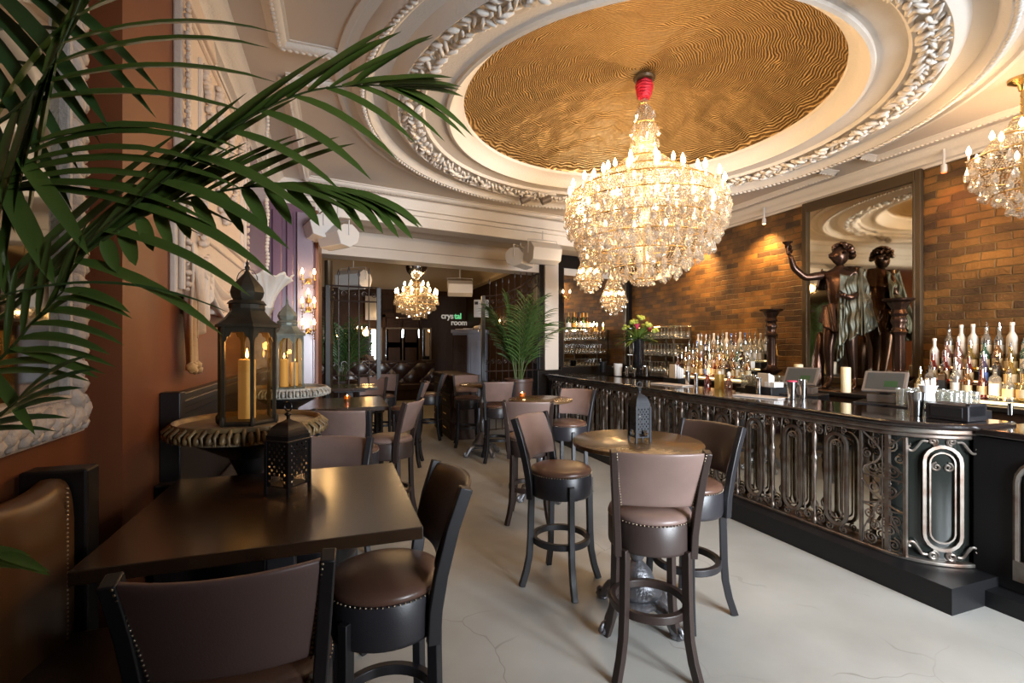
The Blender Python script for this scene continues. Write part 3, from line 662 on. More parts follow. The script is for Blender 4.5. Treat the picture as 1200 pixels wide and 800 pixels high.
# ---- glass racks by the far end of the brick wall
rk = thing('glass_rack', 'two-tier glass shelf crowded with upturned stemware beside the tall end mirror', 'shelf', (0, 0, 0))
for z in (1.42, 1.72, 1.93):
    bm = NB(); box(bm, 5.32, 5.72, 6.68, 8.1, z, z+.012); obj('shelf', bm, 'clear', rk, sharp=0)
bm = NB()
for y in (6.75, 7.4, 8.05):
    for x in (5.35, 5.70): box(bm, x-.008, x+.008, y-.008, y+.008, 1.10, 1.95)
obj('upright', bm, 'mframe', rk, sharp=0)
def glass0(label, group):
    bm = NB(); lathe(bm, [(.034, .0), (.038, .03), (.036, .07), (.022, .105), (.005, .12), (.0045, .185), (.012, .192), (.036, .198), (.036, .202)], 10, capb=False); o = obj('wine_glass', bm, 'clear'); tag(o, label, 'glass', group); return o
g0 = None; nm = {1.432: 'middle', 1.732: 'upper', 1.112: 'counter'}
for z in (1.432, 1.732, 1.112):
    for r in range(3):
        for j in range(15):
            lab = 'upturned stemmed glass in the %s row of the %s level, %s from the left' % (['front', 'middle', 'back'][r], nm[z], ORD[j])
            loc = (5.37+.13*r, 8.02-.092*j+random.uniform(-.006, .006), z+.001)
            if g0 is None: g0 = glass0(lab, 'stemware in the glass rack'); g0.location = loc
            else: dup(g0, loc, 0, lab)
# champagne on a shelf in front of the tall end mirror
# ================================================================== MIRRORS, STATUE, BAR TOP
# big mirror on the brick wall behind the statue
mr = thing('wall_mirror', 'huge aged wall mirror in a thin dark gilt frame behind the bronze statue', 'mirror', (0, 0, 0))
my0, my1, mz0, mz1 = 3.26, 4.62, 1.14, 3.44
bm = NB(); box(bm, 5.70, 5.73, my0+.03, my1-.03, mz0+.03, mz1-.03); obj('mirror_glass', bm, 'oldmirror', mr, sharp=0)
bm = NB()
for a, b, c, d in ((my0, my0+.06, mz0, mz1), (my1-.06, my1, mz0, mz1), (my0+.06, my1-.06, mz0, mz0+.08), (my0+.06, my1-.06, mz1-.12, mz1)): box(bm, 5.675, 5.73, a, b, c, d)
for a, b, c, d in ((my0+.05, my0+.075, mz0+.07, mz1-.1), (my1-.075, my1-.05, mz0+.07, mz1-.1)): box(bm, 5.665, 5.73, a, b, c, d)
obj('frame', bm, 'mframe', mr, sharp=0, bevel=.008)
# tall mirror on the end wall
def LB(x, c, z): return Vector((x, ya(x, c), z))
mr = thing('end_mirror', 'tall frameless mirror at the far end of the bar reflecting the brick wall', 'mirror', (0, 0, 0))
bm = NB(); slab(bm, 7.635, 7.655, 4.03, 5.61, 1.21, 3.07); obj('mirror_glass', bm, 'mirror', mr, sharp=0)
bm = NB(); slab(bm, 7.60, 7.66, 4.02, 4.05, 1.2, 3.08); slab(bm, 7.60, 7.66, 5.59, 5.62, 1.2, 3.08); obj('frame', bm, 'mframe', mr, sharp=0)
# champagne shelf
sh = thing('champagne_shelf', 'narrow glass shelf before the end mirror carrying champagne bottles', 'shelf', (0, 0, 0))
bm = NB(); slab(bm, 7.48, 7.60, 4.06, 4.62, 1.90, 1.915); obj('shelf', bm, 'clear', sh, sharp=0)
bm = NB(); slab(bm, 7.52, 7.635, 4.1, 4.12, 1.87, 1.90); slab(bm, 7.52, 7.635, 4.55, 4.57, 1.87, 1.90); obj('bracket', bm, 'steel', sh, sharp=0)
def champ(loc, lab, lm, cm):
    bm = NB(); lathe(bm, [(.036, 0), (.042, .01), (.042, .15), (.036, .19), (.02, .24), (.015, .27), (.015, .30)], 14); b = obj('champagne_bottle', bm, 'g_green' if lm != 'l_cream' else 'g_brown', loc=loc)
    bm = NB(); lathe(bm, [(.021, .235), (.0165, .27), (.018, .31), (.012, .325)], 12); obj('foil', bm, cm, b)
    bm = NB(); lathe(bm, [(.0428, .04), (.0428, .12)], 14, capb=False, capt=False); obj('label', bm, lm, b, sharp=0)
    return tag(b, lab, 'bottle', 'champagne bottles on the end shelf')
for i, (x, lm, cm, lab) in enumerate(((4.12, 'l_white', 'gold', 'champagne bottle with gold foil and white label, far left of the shelf'), (4.25, 'l_orange', 'l_orange', 'champagne bottle with an orange label and orange foil'),
        (4.36, 'l_cream', 'l_black', 'short dark bottle right of the orange-labelled champagne'), (4.47, 'l_white', 'l_orange', 'champagne bottle with orange foil and white label'), (4.56, 'l_cream', 'gold', 'champagne bottle with gold foil at the right end of the shelf'))):
    champ(LB(x, 7.54, 1.916), lab, lm, cm)
# ---- statue
st = thing('statue', 'life-size dark bronze classical female statue with one arm raised in front of the mirror', 'statue', (5.36, 3.88, 1.10), radians(83))
# local: figure faces +X rotated => faces the room; build facing -Y locally (rz turns it toward -X)
st.rotation_euler.z = radians(-72); st.scale = (-1, 1, 1)
def skin(name, verts, edges, rad, m, parent, sub=2):
    me = bpy.data.meshes.new(name); me.from_pydata([Vector(v) for v in verts], edges, []); me.materials.append(M[m])
    o = bpy.data.objects.new(name, me); C.objects.link(o); o.parent = parent
    t_ = bmesh.new(); t_.from_mesh(me); ly = t_.verts.layers.skin.verify(); t_.verts.ensure_lookup_table()
    for i, r in enumerate(rad): t_.verts[i][ly].radius = (r, r) if not isinstance(r, tuple) else r; t_.verts[i][ly].use_root = i == 0
    t_.to_mesh(me); t_.free()
    s = o.modifiers.new('skin', 'SKIN'); s.use_smooth_shade = True; s.branch_smoothing = .6
    b = o.modifiers.new('sub', 'SUBSURF'); b.levels = sub; b.render_levels = sub
    return o
V = [(0, 0, .86), (0, .0, .98), (.01, -.01, 1.10), (.01, -.01, 1.22), (.0, .0, 1.33), (0, -.005, 1.395), (0, -.01, 1.43),     # 0 pelvis..6 neck
     (.09, .01, .80), (.10, -.05, .48), (.10, -.01, .13), (.10, -.09, .05), (.11, -.17, .02),                                # right leg 7-11
     (-.09, .0, .80), (-.10, .02, .47), (-.11, .08, .12), (-.12, .02, .04), (-.13, -.06, .02),                               # left leg 12-16
     (.15, .0, 1.32), (.30, -.16, 1.29), (.38, -.27, 1.40), (.41, -.31, 1.56),                                                                         # raised arm 17..
     (-.15, .0, 1.32), (-.21, .03, 1.10), (-.16, -.16, 1.02), (-.10, -.20, 1.05)]
E = [(0, 1), (1, 2), (2, 3), (3, 4), (4, 5), (5, 6), (0, 7), (7, 8), (8, 9), (9, 10), (10, 11), (0, 12), (12, 13), (13, 14), (14, 15), (15, 16), (4, 17), (17, 18), (18, 19), (19, 20), (4, 21), (21, 22), (22, 23), (23, 24)]
Rr = [(.15, .12), (.12, .10), (.14, .11), (.165, .12), (.12, .09), .052, .048, .098, .06, .036, .034, .026, .098, .06, .036, .034, .026, .058, .045, .038, .026, .056, .045, .034, .024]
skin('figure', V, E, Rr, 'bronze', st)
bm = NB()
blob(bm, (0, -.015, 1.52), (.078, .092, .112), None, 3)
for v in bm.verts:        # face planes: jaw, brow, nose
    if v.co.y < -.05 and v.co.z < 1.47: v.co.x *= .8
    if abs(v.co.x) < .018 and v.co.y < -.07 and 1.485 < v.co.z < 1.535: v.co.y -= .034
    if .02 < abs(v.co.x) < .05 and v.co.y < -.06 and 1.52 < v.co.z < 1.55: v.co.y += .012
    if abs(v.co.x) < .025 and v.co.y < -.07 and 1.455 < v.co.z < 1.475: v.co.y -= .007
h = obj('head', bm, 'bronze', st); h.rotation_euler = (radians(-6), 0, radians(38)); hc_ = Vector((0, -.015, 1.50)); h.location = hc_-h.rotation_euler.to_matrix() @ hc_
bm = NB(); random.seed(3)
for i in range(90):
    a = random.uniform(0, 2*pi); e = random.uniform(-.1, 1.5)
    d_ = Vector((cos(a)*cos(e), sin(a)*cos(e), sin(e)))
    if d_.y < -.55 and d_.z < .55: continue
    blob(bm, Vector((0, .0, 1.53))+Vector((d_.x*.088, d_.y*.10, d_.z*.118))+d_*.012, (.032, .022, .022), Matrix.Rotation(a, 3, 'Z'), 1, jit=.2)
blob(bm, (0, .11, 1.53), (.05, .05, .045), None, 2)
obj('hair', bm, 'bronze', h)
# open hand holding up a small cup-like torch holder
bm = NB(); hp = Vector((.415, -.318, 1.585)); blob(bm, hp, (.03, .018, .042), None, 2)
for i, (dx, L) in enumerate(((-.024, .062), (-.008, .072), (.008, .070), (.023, .058))):
    b0 = hp+Vector((dx, 0, .03)); tube(bm, [b0, b0+Vector((dx*.2, -.012, L*.5)), b0+Vector((dx*.1, -.035, L*.8)), b0+Vector((0, -.05, L*.82))], [.009, .0085, .008, .006], n=6)
tube(bm, [hp+Vector((-.025, -.005, -.01)), hp+Vector((-.045, -.02, .01)), hp+Vector((-.04, -.04, .03))], [.011, .009, .007], n=6)
obj('hand', bm, 'bronze', st)
bm = NB(); lathe(bm, [(.012, -.05), (.016, .0), (.012, .02), (.022, .05), (.05, .075), (.056, .085), (.02, .087)], 12, (hp.x, hp.y-.04, hp.z+.03)); obj('torch_cup', bm, 'bronze', st)
bm = NB(); hp2 = Vector((-.09, -.205, 1.055)); blob(bm, hp2, (.035, .02, .028), None, 2)
for k in range(4): tube(bm, [hp2+Vector((.02, -.005, .018-.012*k)), hp2+Vector((.05, -.02, .014-.012*k)), hp2+Vector((.06, -.01, .0-.012*k))], [.009, .008, .006], n=6)
tube(bm, [hp2+Vector((.0, .0, .02)), hp2+Vector((.02, -.02, .045)), hp2+Vector((.04, -.025, .04))], [.010, .009, .007], n=6)
obj('hand', bm, 'bronze', st)
# drapery: folded green cloth hanging from the left shoulder and forearm
def drape(p0, p1, q0, q1, out, amp, seed):
    rn = random.Random(seed); ph = [rn.uniform(0, 6) for _ in range(4)]
    def f(u, v):
        a = Vector(p0).lerp(Vector(p1), u); b = Vector(q0).lerp(Vector(q1), u); p = a.lerp(b, v)
        g = (1-v)*.35+v; w = (sin(u*13+ph[0]+v*1.5)+.6*sin(u*24+ph[1]-v*3)+.35*sin(u*41+ph[2]+v*6))*amp*g
        sw = .022*sin(v*22+3.0*cos((u-.5)*3.2)+ph[3])*sin(pi*u)*(1-v*.6)
        return p+Vector(out).normalized()*(w+sw)+Vector((0, 0, -.05*sin(pi*u)*(1-v)-.05*abs(sin(u*7+ph[2]))*v))
    return f
bm = NB(); grid(bm, drape((-.22, -.02, 1.37), (-.04, -.13, 1.30), (-.27, -.20, .66), (-.06, -.20, .54), (.3, -1, 0), .014, 1), 60, 40)
grid(bm, drape((-.20, .10, 1.36), (-.22, -.03, 1.37), (-.31, .10, .74), (-.27, -.20, .66), (-1, -.2, 0), .014, 2), 30, 30)
grid(bm, drape((-.10, -.17, 1.04), (-.03, -.15, 1.00), (-.09, -.19, .42), (-.02, -.16, .36), (.2, -1, 0), .012, 3), 24, 40)
obj('drapery', bm, 'verdigris', st, solid=.010, sharp=0)
bm = NB()
def hipwrap(u, v):
    a = u*2*pi; r = .15+.02*sin(a*9+v*4)+.03*v; return Vector((r*1.05*cos(a), r*.85*sin(a), .94-.04*sin(a)-v*(.22+.14*cos(a+2.2))))
grid(bm, hipwrap, 60, 14, closed_u=True)
obj('loincloth', bm, 'bronze', st, solid=.01, sharp=0)
def cape(u, v):
    a = -.3+u*(pi+.6); r = .16+.012*sin(u*30)+.05*v; return Vector((r*1.1*cos(a), .01+r*.75*sin(a), 1.39-.22*v-.02*sin(u*9)))
bm = NB(); grid(bm, cape, 40, 10); obj('shoulder_cape', bm, 'bronze', st, solid=.012, sharp=0)
bm = NB(); lathe(bm, [(.24, 0), (.25, .01), (.24, .03), (.20, .035)], 28, (0, -.03, -.02)); 
tube(bm, [(.25, .04, .02), (.24, .05, .35), (.22, .06, .60), (.23, .05, .66)], [.07, .065, .05, .02], n=10)
obj('base_with_stump', bm, 'bronze', st)
random.seed(11)
# ---- the two candle pedestals flanking the statue
def pedestal(loc, label):
    t = thing('candle_pedestal', label, 'pedestal', loc, 0, 'pedestals flanking the statue')
    bm = NB(); lathe(bm, [(.11, 0), (.12, .02), (.09, .05), (.05, .09), (.06, .12), (.125, .17), (.13, .19), (.08, .20), (.055, .23), (.05, .26), (.055, .29), (.052, .60), (.06, .62), (.075, .64), (.06, .66), (.05, .70), (.065, .74), (.07, .76), (.055, .80), (.075, .83), (.06, .87), (.09, .93), (.10, .95)], 20,
                wob=lambda a, i: 1+.07*cos(8*a)); obj('column', bm, 'bronze', t)
    bm = NB(); lathe(bm, [(.09, .94), (.135, .965), (.14, .98), (.13, .985), (.10, .975)], 24, wob=lambda a, i: 1+.03*cos(16*a)); obj('dish', bm, 'bronze', t)
    return t
pedestal((5.42, 3.31, 1.10), 'dark fluted pedestal with a dish top, right of the statue')
pedestal((5.42, 4.86, 1.10), 'dark fluted pedestal with a dish top, left of the statue')
# small brass bell on the back counter
bl = thing('brass_bell', 'small brass bell hanging on a hook against the brick wall', 'bell', (5.62, 4.96, 1.47))
bm = NB(); lathe(bm, [(.055, 0), (.05, .01), (.035, .03), (.03, .07), (.018, .09), (.004, .10)], 16); obj('bell', bm, 'brass', bl)
bm = NB(); tube(bm, [(0, 0, .10), (0, 0, .14), (.05, 0, .17), (.11, 0, .17)], .006); lathe(bm, [(.008, -.02), (.012, -.01), (.004, .0), (.003, .03)], 8); obj('hook', bm, 'brass', bl)
# ---- pillar candles on the back counter
def pillar(name, loc, r, h, label, lit=False, group=None):
    bm = NB(); lathe(bm, [(r*.96, 0), (r, .006), (r, h-.008), (r*.93, h), (r*.6, h-.006), (0.0005, h-.008)], 24); c = obj(name, bm, 'waxlit' if lit else 'wax', loc=loc)
    bm = NB(); tube(bm, [(0, 0, h-.01), (.001, 0, h+.012)], .0015, n=5); obj('wick', bm, 'blackplastic', c)
    if lit:
        bm = NB(); lathe(bm, [(.001, h+.006), (.006, h+.014), (.0065, h+.022), (.004, h+.034), (.0006, h+.05)], 10); obj('flame', bm, 'flame', c)
    return tag(c, label, 'candle', group)
pillar('pillar_candle', (5.17, 3.93+.32, 1.10), .048, .28, 'unlit cream pillar candle behind the left steel tumblers', group='cream candles on the back counter')
pillar('pillar_candle', (5.14, 3.44+.22, 1.10), .046, .27, 'unlit cream pillar candle standing before the statue', group='cream candles on the back counter')
# ---- tills
def till(loc, rz, label):
    t = thing('till', label, 'till', loc, rz, 'bar tills')
    bm = NB(); box(bm, -.20, .20, -.17, .19, 0, .11); d_ = obj('cash_drawer', bm, 'blackplastic', t, sharp=0, bevel=.005)
    bm = NB(); lathe(bm, [(.011, 0), (.011, .006), (.004, .007)], 12, mtx=Matrix.Translation((0, -.17, .06)) @ Matrix.Rotation(pi/2, 4, 'X')); obj('lock', bm, 'steel', d_)
    bm = NB(); box(bm, -.12, .12, -.06, .12, .11, .18); box(bm, -.04, .04, .0, .07, .18, .27); obj('stand', bm, 'posgrey', t, sharp=0, bevel=.006)
    mt = Matrix.Translation((0, .0, .285)) @ Matrix.Scale(.84, 4) @ Matrix.Rotation(radians(-42), 4, 'X')
    bm = NB(); box(bm, -.185, .185, -.015, .02, -.135, .135, mtx=mt); s_ = obj('display_case', bm, 'posgrey', t, sharp=0, bevel=.008)
    bm = NB(); box(bm, -.155, .155, -.018, -.014, -.108, .108, mtx=mt); obj('screen', bm, 'screen', s_, sharp=0)
    bm = NB(); box(bm, .0, .11, -.020, -.017, -.075, .0, mtx=mt); obj('key_area', bm, 'screengreen', s_, sharp=0)
    return t
till((4.47, cam(3.16, 4.16).y, 1.0), radians(-68), 'grey till with a tilted green-keyed screen, right of the statue')
till((4.50, 3.62+.05, 1.0), radians(-68), 'grey till with a tilted screen, left of the statue')
# ---- things on the bar top, placed by where they stand on it
ZB = 1.101
def on(u, v, z=ZB): return PZ(u, v, z)
def shaker(u, v, r, h, label, lid=None, flip=False):
    bm = NB(); lathe(bm, [(r*.78, 0), (r*.8, .004), (r, h*.97), (r*1.02, h), (r*.96, h), (r*.75, .01)], 20, capt=False); c = obj('shaker_tin', bm, 'steel', loc=on(u, v))
    if lid: bm = NB(); lathe(bm, [(r*1.0, h), (r*1.02, h+.008), (r*.9, h+.012)], 20); obj('rim', bm, lid, c)
    return tag(c, label, 'shaker', 'steel shaker tins on the bar')
shaker(1073, 487, .052, .17, 'wide polished steel shaker tin next to the black caddy')
shaker(928, 468, .042, .165, 'steel shaker tin with a red rim', 'redflower')
shaker(941, 467, .036, .18, 'tall steel shaker tin right of the red-rimmed one')
shaker(889, 461, .032, .165, 'steel tin standing behind the white bar mat')
shaker(806, 451.5, .034, .18, 'steel tin farthest left of the pair at mid bar')
shaker(816, 452.5, .028, .16, 'slim steel tin right of the pair at mid bar')
shaker(780, 446, .030, .16, 'steel tin left of the white napkin holder')
shaker(735, 441, .034, .16, 'steel tin in front of the flower vase, left one'); shaker(743, 441.5, .032, .14, 'short steel tin in front of the flower vase, right one')
shaker(1184, 486, .016, .085, 'small steel jigger at the right end of the bar')
def bucket(u, v, z, r, h, m, label):
    t = thing('ice_bucket', label, 'bucket', PZ(u, v, z), 0, 'ice buckets at the far end of the bar')
    bm = NB(); lathe(bm, [(r*.8, 0), (r*.82, .005), (r, h*.95), (r*1.05, h), (r*.97, h), (r*.78, .012)], 20, capt=False); obj('body', bm, m, t)
    bm = NB()
    for s in (-1, 1): tube(bm, [(s*r*.95, -.02, h*.75), (s*(r+.025), -.015, h*.72), (s*(r+.025), .015, h*.72), (s*r*.95, .02, h*.75)], .004, n=6)
    obj('handle', bm, 'steel', t)
bucket(724, 440, ZB, .075, .20, 'white', 'pale ice bucket left of the vase'); bucket(757, 441, ZB, .065, .17, 'steel', 'steel ice bucket right of the vase')
bucket(706, 436, ZB, .07, .2, 'blackplastic', 'black ice bucket at the far end of the bar')
# mats and folded cloths
def flat_mat(u0, v0, u1, v1, w, label, name='bar_mat', m='cloth'):
    p = PZ(u0, v0, ZB); q = PZ(u1, v1, ZB); d_ = (q-p); d_.z = 0; s = Vector((-d_.y, d_.x, 0)).normalized()*w
    bm = NB(); pts = [(p.x, p.y), (q.x, q.y), (q.x+s.x, q.y+s.y), (p.x+s.x, p.y+s.y)]
    prism(bm, pts, ZB, ZB+.012); o = obj(name, bm, m, sharp=0, bevel=.005); tag(o, label, 'mat'); return o
flat_mat(858, 463.5, 912, 468.5, .20, 'white linen bar mat lying before the napkin holder')
flat_mat(762, 449.5, 800, 453, .20, 'white linen bar mat left of the steel tins')
def crumpled(u, v, label, m='tray'):
    bm = NB(); random.seed(5)
    for k in range(7): blob(bm, (random.uniform(-.09, .09), random.uniform(-.05, .05), .03), (.06, .045, .035), Matrix.Rotation(random.uniform(0, 3), 3, 'Z'), 2, jit=.18)
    o = obj('folded_cloth', bm, m, loc=on(u, v)); tag(o, label, 'cloth')
crumpled(690, 434, 'crumpled golden cloth at the far end of the bar')
# caddy box with straws and napkins at the near end
cd = thing('bar_caddy', 'black plastic bar caddy with stacked white napkins near the bar end', 'caddy', on(1122, 491), radians(2))
bm = NB(); box(bm, -.11, .11, -.11, .13, 0, .105)
obj('body', bm, 'blackplastic', cd, sharp=0, bevel=.006)
bm = NB(); box(bm, -.09, .09, -.11, -.085, .03, .115); box(bm, -.114, -.108, -.08, .10, .02, .09); obj('divider', bm, 'blackplastic', cd, sharp=0, bevel=.003)
def holder(loc, label, r=.045, h=.09, n=16):
    t = thing('straw_holder', label, 'holder', loc, 0)
    bm = NB(); lathe(bm, [(r*.8, 0), (r*.78, .01), (r*.72, h*.5), (r, h), (r*1.15, h+.01), (r*.9, h), (r*.6, .02)], 20, capt=False); obj('cup', bm, 'paper', t)
    bm = NB()
    for k in range(n):
        a = random.uniform(0, 2*pi); tube(bm, [(r*.3*cos(a), r*.3*sin(a), .02), (r*.8*cos(a), r*.8*sin(a), h+random.uniform(.03, .07))], .003, n=5)
    obj('straws', bm, 'paper', t)
pc = on(1103, 489); holder((pc.x+.02, pc.y+.09, ZB+.106), 'white cup of drinking straws standing on the black caddy', .05, .10)
ns = thing('napkin_stack', 'stack of white paper napkins leaning in a black stand behind the bar mat', 'napkins', (4.30, PX(898, 4.30).y, 1.0), 0)
bm = NB(); box(bm, -.12, .14, -.17, .17, 0, .17); obj('stand', bm, 'blackplastic', ns, sharp=0, bevel=.004)
bm = NB()
for k in range(5): box(bm, -.06+.022*k, -.043+.022*k, -.12+.015*k, .06+.012*k, .17, .31-.012*k, mtx=Matrix.Rotation(.12*k-.2, 4, 'Z'))
box(bm, -.08, .05, -.17, -.05, .17, .22); obj('napkin', bm, 'paper', ns, sharp=0, bevel=.002)
ns2 = thing('napkin_stack', 'white napkins in a black stand between the flower vase and the mid-bar tins', 'napkins', (4.28, PX(793, 4.28).y, 1.0), 0)
bm = NB(); box(bm, -.10, .10, -.15, .15, 0, .17); obj('stand', bm, 'blackplastic', ns2, sharp=0, bevel=.004)
bm = NB()
for k in range(5): box(bm, -.06+.022*k, -.045+.022*k, -.08, .09, .17, .35-.015*k, mtx=Matrix.Rotation(.1*k-.2, 4, 'Z'))
obj('napkin', bm, 'paper', ns2, sharp=0, bevel=.002)
# tumblers on the service shelf
def tumbler(loc):
    bm = NB(); lathe(bm, [(.030, 0), (.032, .004), (.038, .14), (.036, .14), (.029, .012)], 12, capt=False); return obj('tumbler', bm, 'clear', loc=loc)
tg = None
for (uu, n_, lab, gz) in ((1062, 5, 'right of the right till', 1.11), (877, 4, 'left of the napkin stand', 1.13)):
    y0 = PX(uu, 4.40).y
    bm = NB(); box(bm, 4.28, 4.66, y0-.05-.09*(n_-1)-.02, y0+.07, 1.0, gz); o = obj('glass_riser', bm, 'blackplastic', sharp=0); tag(o, 'low black riser carrying straight tumblers '+lab, 'riser')
    for i in range(n_):
        for j in range(3):
            lb = 'clear tumbler, %s from left, %s row, %s' % (ORD[i], ['front', 'middle', 'back'][j], lab)
            loc = (4.34+.12*j, y0-.09*i, gz)
            if tg is None: tg = tumbler(loc); tag(tg, lb, 'glass', 'tumblers behind the bar')
            else: dup(tg, loc, 0, lb)
# juice bottles and shot glasses by the speed rail
for i, (u, c, lab) in enumerate(((829, 'g_red', 'red cordial pourer bottle'), (843, 'l_gold', 'carton of golden juice'), (854, 'g_pink', 'pink cordial pourer bottle'))):
    loc = (4.42, PX(u, 4.42).y, 1.0); bm = NB()
    if i == 1: box(bm, -.04, .04, -.04, .04, 0, .25)
    else: lathe(bm, [(.04, 0), (.042, .01), (.042, .16), (.02, .20), (.02, .24)], 14)
    b = obj('juice_bottle', bm, c, loc=loc); bm = NB(); lathe(bm, [(.022, .235), (.022, .27), (.008, .29)], 12); obj('cap', bm, 'l_white', b)
    tag(b, lab+' standing behind the mid bar', 'bottle')
# ---- flowers
vs = thing('flower_vase', 'tall glossy black vase holding a lime and pink bouquet on the bar', 'vase', PZ(743, 439.5, ZB)+Vector((.12, .05, 0)))
bm = NB(); lathe(bm, [(.065, 0), (.07, .01), (.072, .44), (.075, .45), (.065, .45), (.062, .40)], 24, capt=False); obj('vase_body', bm, 'vase', vs)
bq = NB(); bq2 = NB(); bq3 = NB(); bq4 = NB(); random.seed(21)
def leafm(bm, base, d_, L, w, droop=.25, n=6, up=UP, mi=0):
    d_ = Vector(d_).normalized(); s = d_.cross(up); s = s.normalized() if s.length > 1e-3 else Vector((1, 0, 0)); nn = s.cross(d_).normalized(); prev = None
    for i in range(n+1):
        t = i/n; p = Vector(base)+d_*L*t+Vector((0, 0, -droop*L*t*t)); k = w*(max(0.02, t+.04)**.45)*((1-t)**.65)*1.35
        row = [bm.verts.new(p-s*k+nn*k*.25), bm.verts.new(p-nn*k*.15), bm.verts.new(p+s*k+nn*k*.25)]
        if prev:
            for j in range(2):
                f = bm.faces.new((prev[j], prev[j+1], row[j+1], row[j])); f.smooth = True; f.material_index = mi
        prev = row
for k in range(60):
    a = random.uniform(0, 2*pi); e = random.uniform(-.1, 1.2); d_ = Vector((cos(a)*cos(e), sin(a)*cos(e), sin(e)))
    leafm(bq, Vector((0, 0, .44))+d_*.04, d_, random.uniform(.18, .32), .025, .3)
    if k < 26: tube(bq2, [Vector((0, 0, .40)), Vector((0, 0, .46))+d_*random.uniform(.12, .24)], .004, n=4)
for a, e, r in ((2.5, .6, .2), (.4, .7, .2), (1.4, 1.1, .22), (3.6, .9, .22), (5.2, .8, .2), (4.4, 1.2, .25), (5.6, .35, .22)):
    c = Vector((cos(a)*cos(e), sin(a)*cos(e), sin(e)))*r+Vector((0, 0, .48))
    bq3 = NB()
    for k in range(9): blob(bq3, c+Vector((random.uniform(-.03, .03), random.uniform(-.03, .03), random.uniform(-.02, .03))), (.026, .026, .018), None, 1, jit=.2)
    obj('lime_bloom', bq3, 'limeflower', vs)
for a, e, r in ((4.0, .55, .2), (5.9, .5, .17)):
    c = Vector((cos(a)*cos(e), sin(a)*cos(e), sin(e)))*r+Vector((0, 0, .46))
    bq4 = NB()
    for k in range(12): leafm(bq4, c, (cos(k*.52)*.6, sin(k*.52)*.6, 1), .08, .018, -.1)
    obj('protea_bloom', bq4, 'redflower', vs, sharp=0, recalc=False)
vs.scale = (1.3, 1.3, 1.36)
obj('foliage', bq, 'green1', vs, sharp=0, recalc=False); obj('stalk', bq2, 'stem', vs)
random.seed(12)
# ================================================================== STOOLS AND TABLES
def make_stool(leath, drum, frame, seat):
    t = thing('bar_stool', 'x', 'bar stool')
    bm = NB(); lathe(bm, [(.185, .600), (.203, .606), (.206, .62), (.206, .745), (.200, .755)], 40); obj('seat_drum', bm, drum, t, sharp=60)
    bm = NB(); lathe(bm, [(.200, .752), (.206, .762), (.200, .778), (.17, .792), (.10, .803), (.0005, .806)], 40); obj('seat_cushion', bm, seat, t, sharp=80)
    bm = NB()
    for k in range(70): blob(bm, (.205*cos(2*pi*k/70), .205*sin(2*pi*k/70), .752), .0042, None, 1)
    obj('nail_trim', bm, 'nail', t, sharp=0)
    for sx, sy in ((1, 1), (-1, 1), (1, -1), (-1, -1)):
        d = Vector((sx*.72, sy*.72*1.0, 0)); bm = NB()
        pts = [d*.262 if False else d*r+Vector((0, 0, z)) for r, z in ((.203, .70 if sy > 0 else .62), (.203, .55), (.208, .32), (.216, .20), (.236, .10), (.268, 0))]
        tube(bm, pts, 0, flat=(.040, .036), up=UP.cross(d).normalized()); obj('leg', bm, frame, t, sharp=30, bevel=.003)
    bm = NB(); n = 40
    for r0, r1, z0, z1 in ((.166, .198, .285, .325),):
        R4 = [[bm.verts.new((r*cos(2*pi*k/n), r*sin(2*pi*k/n), z)) for k in range(n)] for r, z in ((r0, z0), (r1, z0), (r1, z1), (r0, z1))]
        for i in range(4):
            for k in range(n): bm.faces.new((R4[i][k], R4[i][(k+1) % n], R4[(i+1) % 4][(k+1) % n], R4[(i+1) % 4][k]))
    obj('foot_ring', bm, frame, t, sharp=40, bevel=.004)
    for s in (-1, 1):
        bm = NB(); tube(bm, [(s*.178, -.135, .585), (s*.182, -.140, .70), (s*.190, -.158, .82), (s*.202, -.195, .98), (s*.212, -.240, 1.115)], 0, flat=(.034, .046), up=Vector((0, 1, 0)))
        obj('stile', bm, frame, t, sharp=30, bevel=.004)
    def bk(off):
        def f(u, v):
            z = .835+v*.275; x = (-1+2*u); hw = .172+.036*v
            y = -.150-.09*v**1.3-.055*(1-x*x)*(.6+.5*v)+off
            return Vector((x*hw, y, z+.004*(1-x*x)))
        return f
    bm = NB(); nu, nv = 16, 10; th = .034
    def shell(u, v):   # closed loop around the thickness
        k = v*2*pi; a = (math.atan2(sin(k)*1.0, cos(k)));
        # superellipse around the section: height runs with sin, thickness with cos
        c_, s_ = cos(k), sin(k)
        hv = .5+.5*(abs(s_)**.35)*(1 if s_ > 0 else -1); ty = (abs(c_)**.6)*(1 if c_ > 0 else -1)*th/2
        return bk(ty)(u, hv)
    grid(bm, shell, nu, 28)
    for uu in (0, 1):
        pass
    bmesh.ops.remove_doubles(bm, verts=bm.verts, dist=.0004)
    bmesh.ops.holes_fill(bm, edges=[e for e in bm.edges if e.is_boundary])
    b = obj('backrest', bm, leath, t, sharp=60)
    for s in (0.015, .985):
        bm = NB()
        for k in range(20): blob(bm, bk(-.019)(s, .02+.95*k/19), .0042, None, 1)
        obj('nail_row', bm, 'nail', b, sharp=0)
    return t
S_A = make_stool('leather', 'drumb', 'frame2', 'leather')
S_B = make_stool('leather', 'drum', 'frame', 'cushion')
S_D = make_stool('leathershade', 'drum', 'frame', 'cushion')
S_C = make_stool('leather2', 'drum', 'frame', 'cushion')
used = set()
GS = 'upholstered bar stools around the tables'
def stool(proto, lat, dep, phi, label):
    loc = cam(lat, dep, 0)
    if proto.name in used: return dup(proto, loc, face(phi), label, GS)
    used.add(proto.name); proto.location = loc; proto.rotation_euler.z = face(phi); proto['label'] = label; proto['group'] = GS
    return proto
